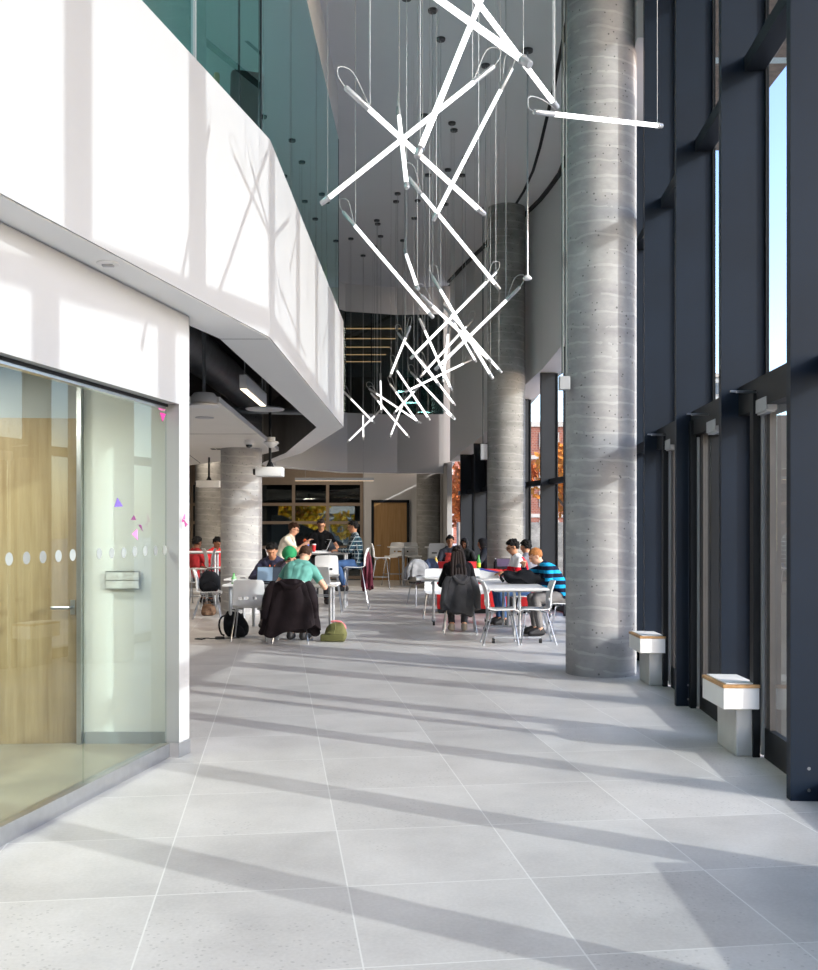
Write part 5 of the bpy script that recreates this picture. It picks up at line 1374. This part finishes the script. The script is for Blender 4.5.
add('man in a dark jacket over a red printed T-shirt facing us', 0.90, 22.0, PI, lean=3, hpitch=6, skin='brown', hair='black', shirt=mat('dark_navy_jacket', rgb(24, 28, 42), 0.85, var=0.15), pants=dark, vox=.011)
rr = PE[-1][1]
mb = MB()
mb.grid(lambda u, v: V_((u - .5) * .22, .122 + .022 * (1 - (2 * u - 1) ** 2) - .012 * v + .02 * v, .78 + .22 * v), 8, 6); bmesh.ops.solidify(mb.bm, geom=list(mb.bm.faces), thickness=.01)
mb.build('printed_shirt_front', mat('red_white_print', rgb(200, 70, 65), 0.8, var=0.5, scale=22), rr, True)
add('person in a dark headscarf and coat facing left near the second column', 1.62, 20.82, PI / 2, lean=8, hpitch=14, skin='tan', hair='black', headgear='scarf', shirt=mat('dark_teal_coat', rgb(22, 28, 40), 0.85, var=0.2), pants=dark, vox=.011, scale=.95)
add('hooded person in black by the far windows', 1.27, 22.45, PI - 0.3, lean=10, hpitch=25, skin='brown', hair='black', headgear='hood', shirt=mat('black_hoodie', rgb(18, 18, 20), 0.85, var=0.2), pants=dark, vox=.011, scale=.95)

# ------------------------------------------------------------------ outside
def building(name, label, x0, x1, y0, dep, h, wallm, rows, cols, wh, group=None):
    r = thing(name, label, 'building', ((x0 + x1) / 2, y0, -0.12), 0, group)
    W_ = x1 - x0
    MB().box((0, dep / 2, h / 2), (W_, dep, h)).build('wall', wallm, r)
    MB().box((0, dep / 2, h + 0.3), (W_ + 0.6, dep + 0.6, 0.6)).build('parapet', M['stone'], r)
    fh = h / rows
    for k in range(1, rows): MB().box((0, -0.05, k * fh - 0.15), (W_, 0.2, 0.45)).build('stone_band', M['stone'], r)
    gl = mat('dark_window_pane', rgb(70, 82, 92), 0.15, 0.0, var=0.3, scale=0.6)
    base = None
    for i in range(rows):
        for k in range(cols):
            x = -W_ / 2 + (k + .5) * W_ / cols; z = i * fh + fh * .52
            if base is None:
                mb = MB(); mb.box((0, -0.06, 0), (wh * 1.08, 0.14, fh * .56)); base = mb.build('window_surround', M['stone'], r); base.location = (x, 0, z)
                mb = MB(); mb.box((-wh * .25, -0.14, 0), (wh * .44, 0.06, fh * .50)); mb.box((wh * .25, -0.14, 0), (wh * .44, 0.06, fh * .50)); p_ = mb.build('pane', gl, base)
            else:
                c = base.copy(); COL.objects.link(c); c.parent = r; c.location = (x, 0, z)
                c2 = base.children[0].copy(); COL.objects.link(c2); c2.parent = c
    return r
building('brick_building', 'red brick building with pale stone bands far beyond the paving', 2, 74, 120, 14, 14.0, M['brick'], 4, 17, 2.2)
building('tower_block', 'grey concrete building block rising behind the brick building', 40, 50, 150, 10, 24.5, mat('grey_tower_concrete', rgb(165, 170, 172), 0.9, var=0.1, scale=0.1), 7, 4, 1.4)
building('grey_building', 'dark grey building beyond the rear window wall', -16, 1.0, 62, 8, 9.0, mat('grey_render', rgb(92, 88, 86), 0.9, var=0.1, scale=0.2), 3, 5, 1.6)
def leaf_mat(name, a, b):
    n = NT(name); c = n.ramp(n.noise(n.coord(), 3.0), [(0.3, a), (0.7, b)]); n.color(c); n.set(0.8, 0, .1)
    return n.m
LV = [leaf_mat('orange_autumn_leaves', rgb(196, 112, 48), rgb(222, 160, 70)), leaf_mat('yellow_autumn_leaves', rgb(215, 170, 30), rgb(240, 205, 60)), leaf_mat('rust_autumn_leaves', rgb(150, 80, 45), rgb(196, 120, 66))]
bark = mat('tree_bark', rgb(80, 66, 54), 0.9, var=0.2)
def tree(label, x, y, h, cr, lm, seed, n=1500):
    rnd = random.Random(seed); r = thing('autumn_tree', label, 'tree', (x, y, -0.12), rnd.random() * 6, 'autumn trees outside')
    mb = MB(); mb.tube([(0, 0, 0), (0.05, 0, h * .3), (0.0, 0.1, h * .7)], [h * .035, h * .028, h * .01], 8)
    for k in range(5):
        a = rnd.random() * 6.28; mb.tube([(0.03, 0, h * (.3 + .07 * k)), (math.cos(a) * cr * .6, math.sin(a) * cr * .6, h * (.5 + .08 * k))], [h * .014, h * .005], 6)
    mb.build('trunk', bark, r, True)
    vs = []; fs = []
    cl = [(rnd.gauss(0, .4) * cr, rnd.gauss(0, .4) * cr, h * .62 + rnd.uniform(-.6, .6) * h * .32, rnd.uniform(.3, .5) * cr) for _ in range(14)]
    for k in range(n):
        c = cl[k % 14]; d = Vector((rnd.gauss(0, 1), rnd.gauss(0, 1), rnd.gauss(0, 1))).normalized() * c[3] * rnd.uniform(.6, 1.1); p = Vector(c[:3]) + d
        u = Vector((rnd.gauss(0, 1), rnd.gauss(0, 1), rnd.gauss(0, 1))).normalized(); w = u.orthogonal().normalized(); s = .11 * cr ** .5
        b = len(vs); vs += [p + u * s, p + w * s * .7, p - u * s, p - w * s * .7]; fs.append((b, b + 1, b + 2, b + 3))
    me = bpy.data.meshes.new('crown'); me.from_pydata([tuple(v) for v in vs], [], fs); me.materials.append(lm)
    o = bpy.data.objects.new('crown', me); COL.objects.link(o); o.parent = r
tree('orange tree seen through the nearest door glass', 26.5, 70, 5.2, 2.4, LV[0], 1)
tree('rust-coloured tree seen through the second door glass', 21.5, 70, 5.4, 2.6, LV[2], 2)
tree('orange tree seen between the large column and the second column', 7.6, 46, 6.0, 2.6, LV[0], 3, 2200)
tree('rust and orange tree seen left of the first far window post', 3.0, 41, 5.2, 2.0, LV[2], 4, 2000)
tree('bright yellow tree seen through the rear window wall, left one', -4.9, 44, 4.0, 1.6, LV[1], 5, 2200)
tree('bright yellow tree seen through the rear window wall behind the standing man', -1.4, 47, 4.2, 1.6, LV[1], 6, 2200)
tree('yellow tree seen far left through the rear window wall', -8.6, 46, 5.0, 2.2, LV[1], 7, 1500)
tree('rust tree seen beyond the farthest side windows', 3.3, 50, 5.4, 2.0, LV[2], 8, 1600)
# stone retaining wall and railing outdoors
r = thing('garden_wall', 'low grey rubble wall under the orange trees outside', 'wall', (10, 40.5, -0.12), 0.0)
MB().box((-1, -4, 0.95), (14.5, 0.6, 1.9), bev=0.05).build('stonework', concrete_mat('rubble_stone', rgb(95, 93, 90), rgb(130, 128, 124), rgb(165, 162, 158), False), r)
r = thing('glass_railing', 'outdoor railing with metal posts beyond the door glass', 'railing', (15, 38, -0.12), 0.25)
for k in range(9): MB().box((-6 + k * 1.5, -2, 0.55), (0.05, 0.05, 1.1)).build('post', M['silver'], r)
MB().box((0, -2, 1.1), (12.1, 0.06, 0.05)).build('handrail', M['silver'], r)

# ------------------------------------------------------------------ rest of the hall behind the camera
r = empty('window_42', (0, -5.0, 0)); r['kind'] = 'structure'
mb = MB()
for k in range(7): mb.box((-3.4 + k * 0.83, 0, 3.85), (0.06, 0.12, 7.7))
for z in (0.06, 2.42, 4.77, 7.6): mb.box((-0.9, 0, z), (5.0, 0.1, 0.1))
mb.build('window_frame', M['frame'], r)
MB().box((-0.9, 0, 3.85), (5.0, 0.012, 7.6)).build('pane', M['winglass'], r)
m = MB(); m.box((-7.7, -5.0, 3.8), (8.6, 0.12, 8)); struct('wall_front', m, M['wallg'])

# ------------------------------------------------------------------ light, sky, camera
sun = bpy.data.lights.new('sun', 'SUN'); sun.energy = 4.1; sun.angle = math.radians(0.6); sun.color = (1.0, 0.965, 0.92)
so = bpy.data.objects.new('sun', sun); COL.objects.link(so)
so.rotation_euler = Vector((-1, 0.62, -0.50)).to_track_quat('-Z', 'Y').to_euler(); so.location = (30, -15, 20)
w = bpy.data.worlds.new('sky'); SC.world = w; w.use_nodes = True; nt = w.node_tree
sky = nt.nodes.new('ShaderNodeTexSky'); sky.sky_type = 'NISHITA'; sky.sun_disc = False; sky.sun_elevation = math.radians(23); sky.sun_rotation = math.atan2(1, -0.62)
sky.air_density = 1.0; sky.dust_density = 1.5; sky.ozone_density = 1.5
bg = nt.nodes['Background']; tn = nt.nodes.new('ShaderNodeMix'); tn.data_type = 'RGBA'; tn.blend_type = 'MULTIPLY'; tn.inputs[0].default_value = 1.0; tn.inputs[7].default_value = (1.0, 0.93, 0.99, 1)
nt.links.new(sky.outputs[0], tn.inputs[6]); nt.links.new(tn.outputs[2], bg.inputs[0]); bg.inputs[1].default_value = 0.78
# area lights over the cafe, with no fixture modelled 
for k, (x, y) in enumerate(((-4.5, 15), (-6.5, 20), (-5.0, 25), (-2.4, 27.5))):
    l = bpy.data.lights.new('cafe_area_light', 'AREA'); l.shape = 'DISK'; l.size = 0.5; l.energy = 60; l.color = (1, .86, .7)
    o = bpy.data.objects.new('cafe_area_light', l); COL.objects.link(o); o.location = (x, y, 2.9 if k < 2 else 4.05)
for k, (x, y) in enumerate(((-3.0, 4.5), (-3.2, 6.0))):  # fill lights added to brighten the glazed room, no fixtures there
    l = bpy.data.lights.new('room_fill', 'AREA'); l.shape = 'DISK'; l.size = 0.4; l.energy = 48; l.color = (1, .95, .88)
    o = bpy.data.objects.new('room_fill', l); COL.objects.link(o); o.location = (x, y, 2.6)
for k, (x, y) in enumerate(((-2.8, 5.0), (-2.8, 8.5), (-2.8, 12.0))):  # added fill that lifts the upper room behind the green glass
    l = bpy.data.lights.new('lounge_fill', 'AREA'); l.shape = 'DISK'; l.size = 0.6; l.energy = 70; l.color = (1, .97, .92)
    o = bpy.data.objects.new('lounge_fill', l); COL.objects.link(o); o.location = (x, y, 6.95)
cam = bpy.data.cameras.new('camera'); co = bpy.data.objects.new('camera', cam); COL.objects.link(co)
co.location = (0, 0, H); co.rotation_euler = (PI / 2, 0, 0)
cam.sensor_fit = 'HORIZONTAL'; cam.sensor_width = 36.0; cam.lens = 36.0 * F / 818.0; cam.shift_x = 0.0; cam.shift_y = 45.0 / 818.0
cam.clip_start = 0.05; cam.clip_end = 500
SC.camera = co
vs = SC.view_settings; SC.display_settings.display_device = 'sRGB'; vs.view_transform = 'Standard'; vs.look = 'None'; vs.gamma = 1.0; vs.exposure = -0.1; vs.use_curve_mapping = False
cy = SC.cycles; cy.use_denoising = True; cy.max_bounces = 10; cy.transparent_max_bounces = 24; cy.diffuse_bounces = 5; cy.glossy_bounces = 4; cy.caustics_reflective = False; cy.caustics_refractive = False; cy.sample_clamp_indirect = 6.0
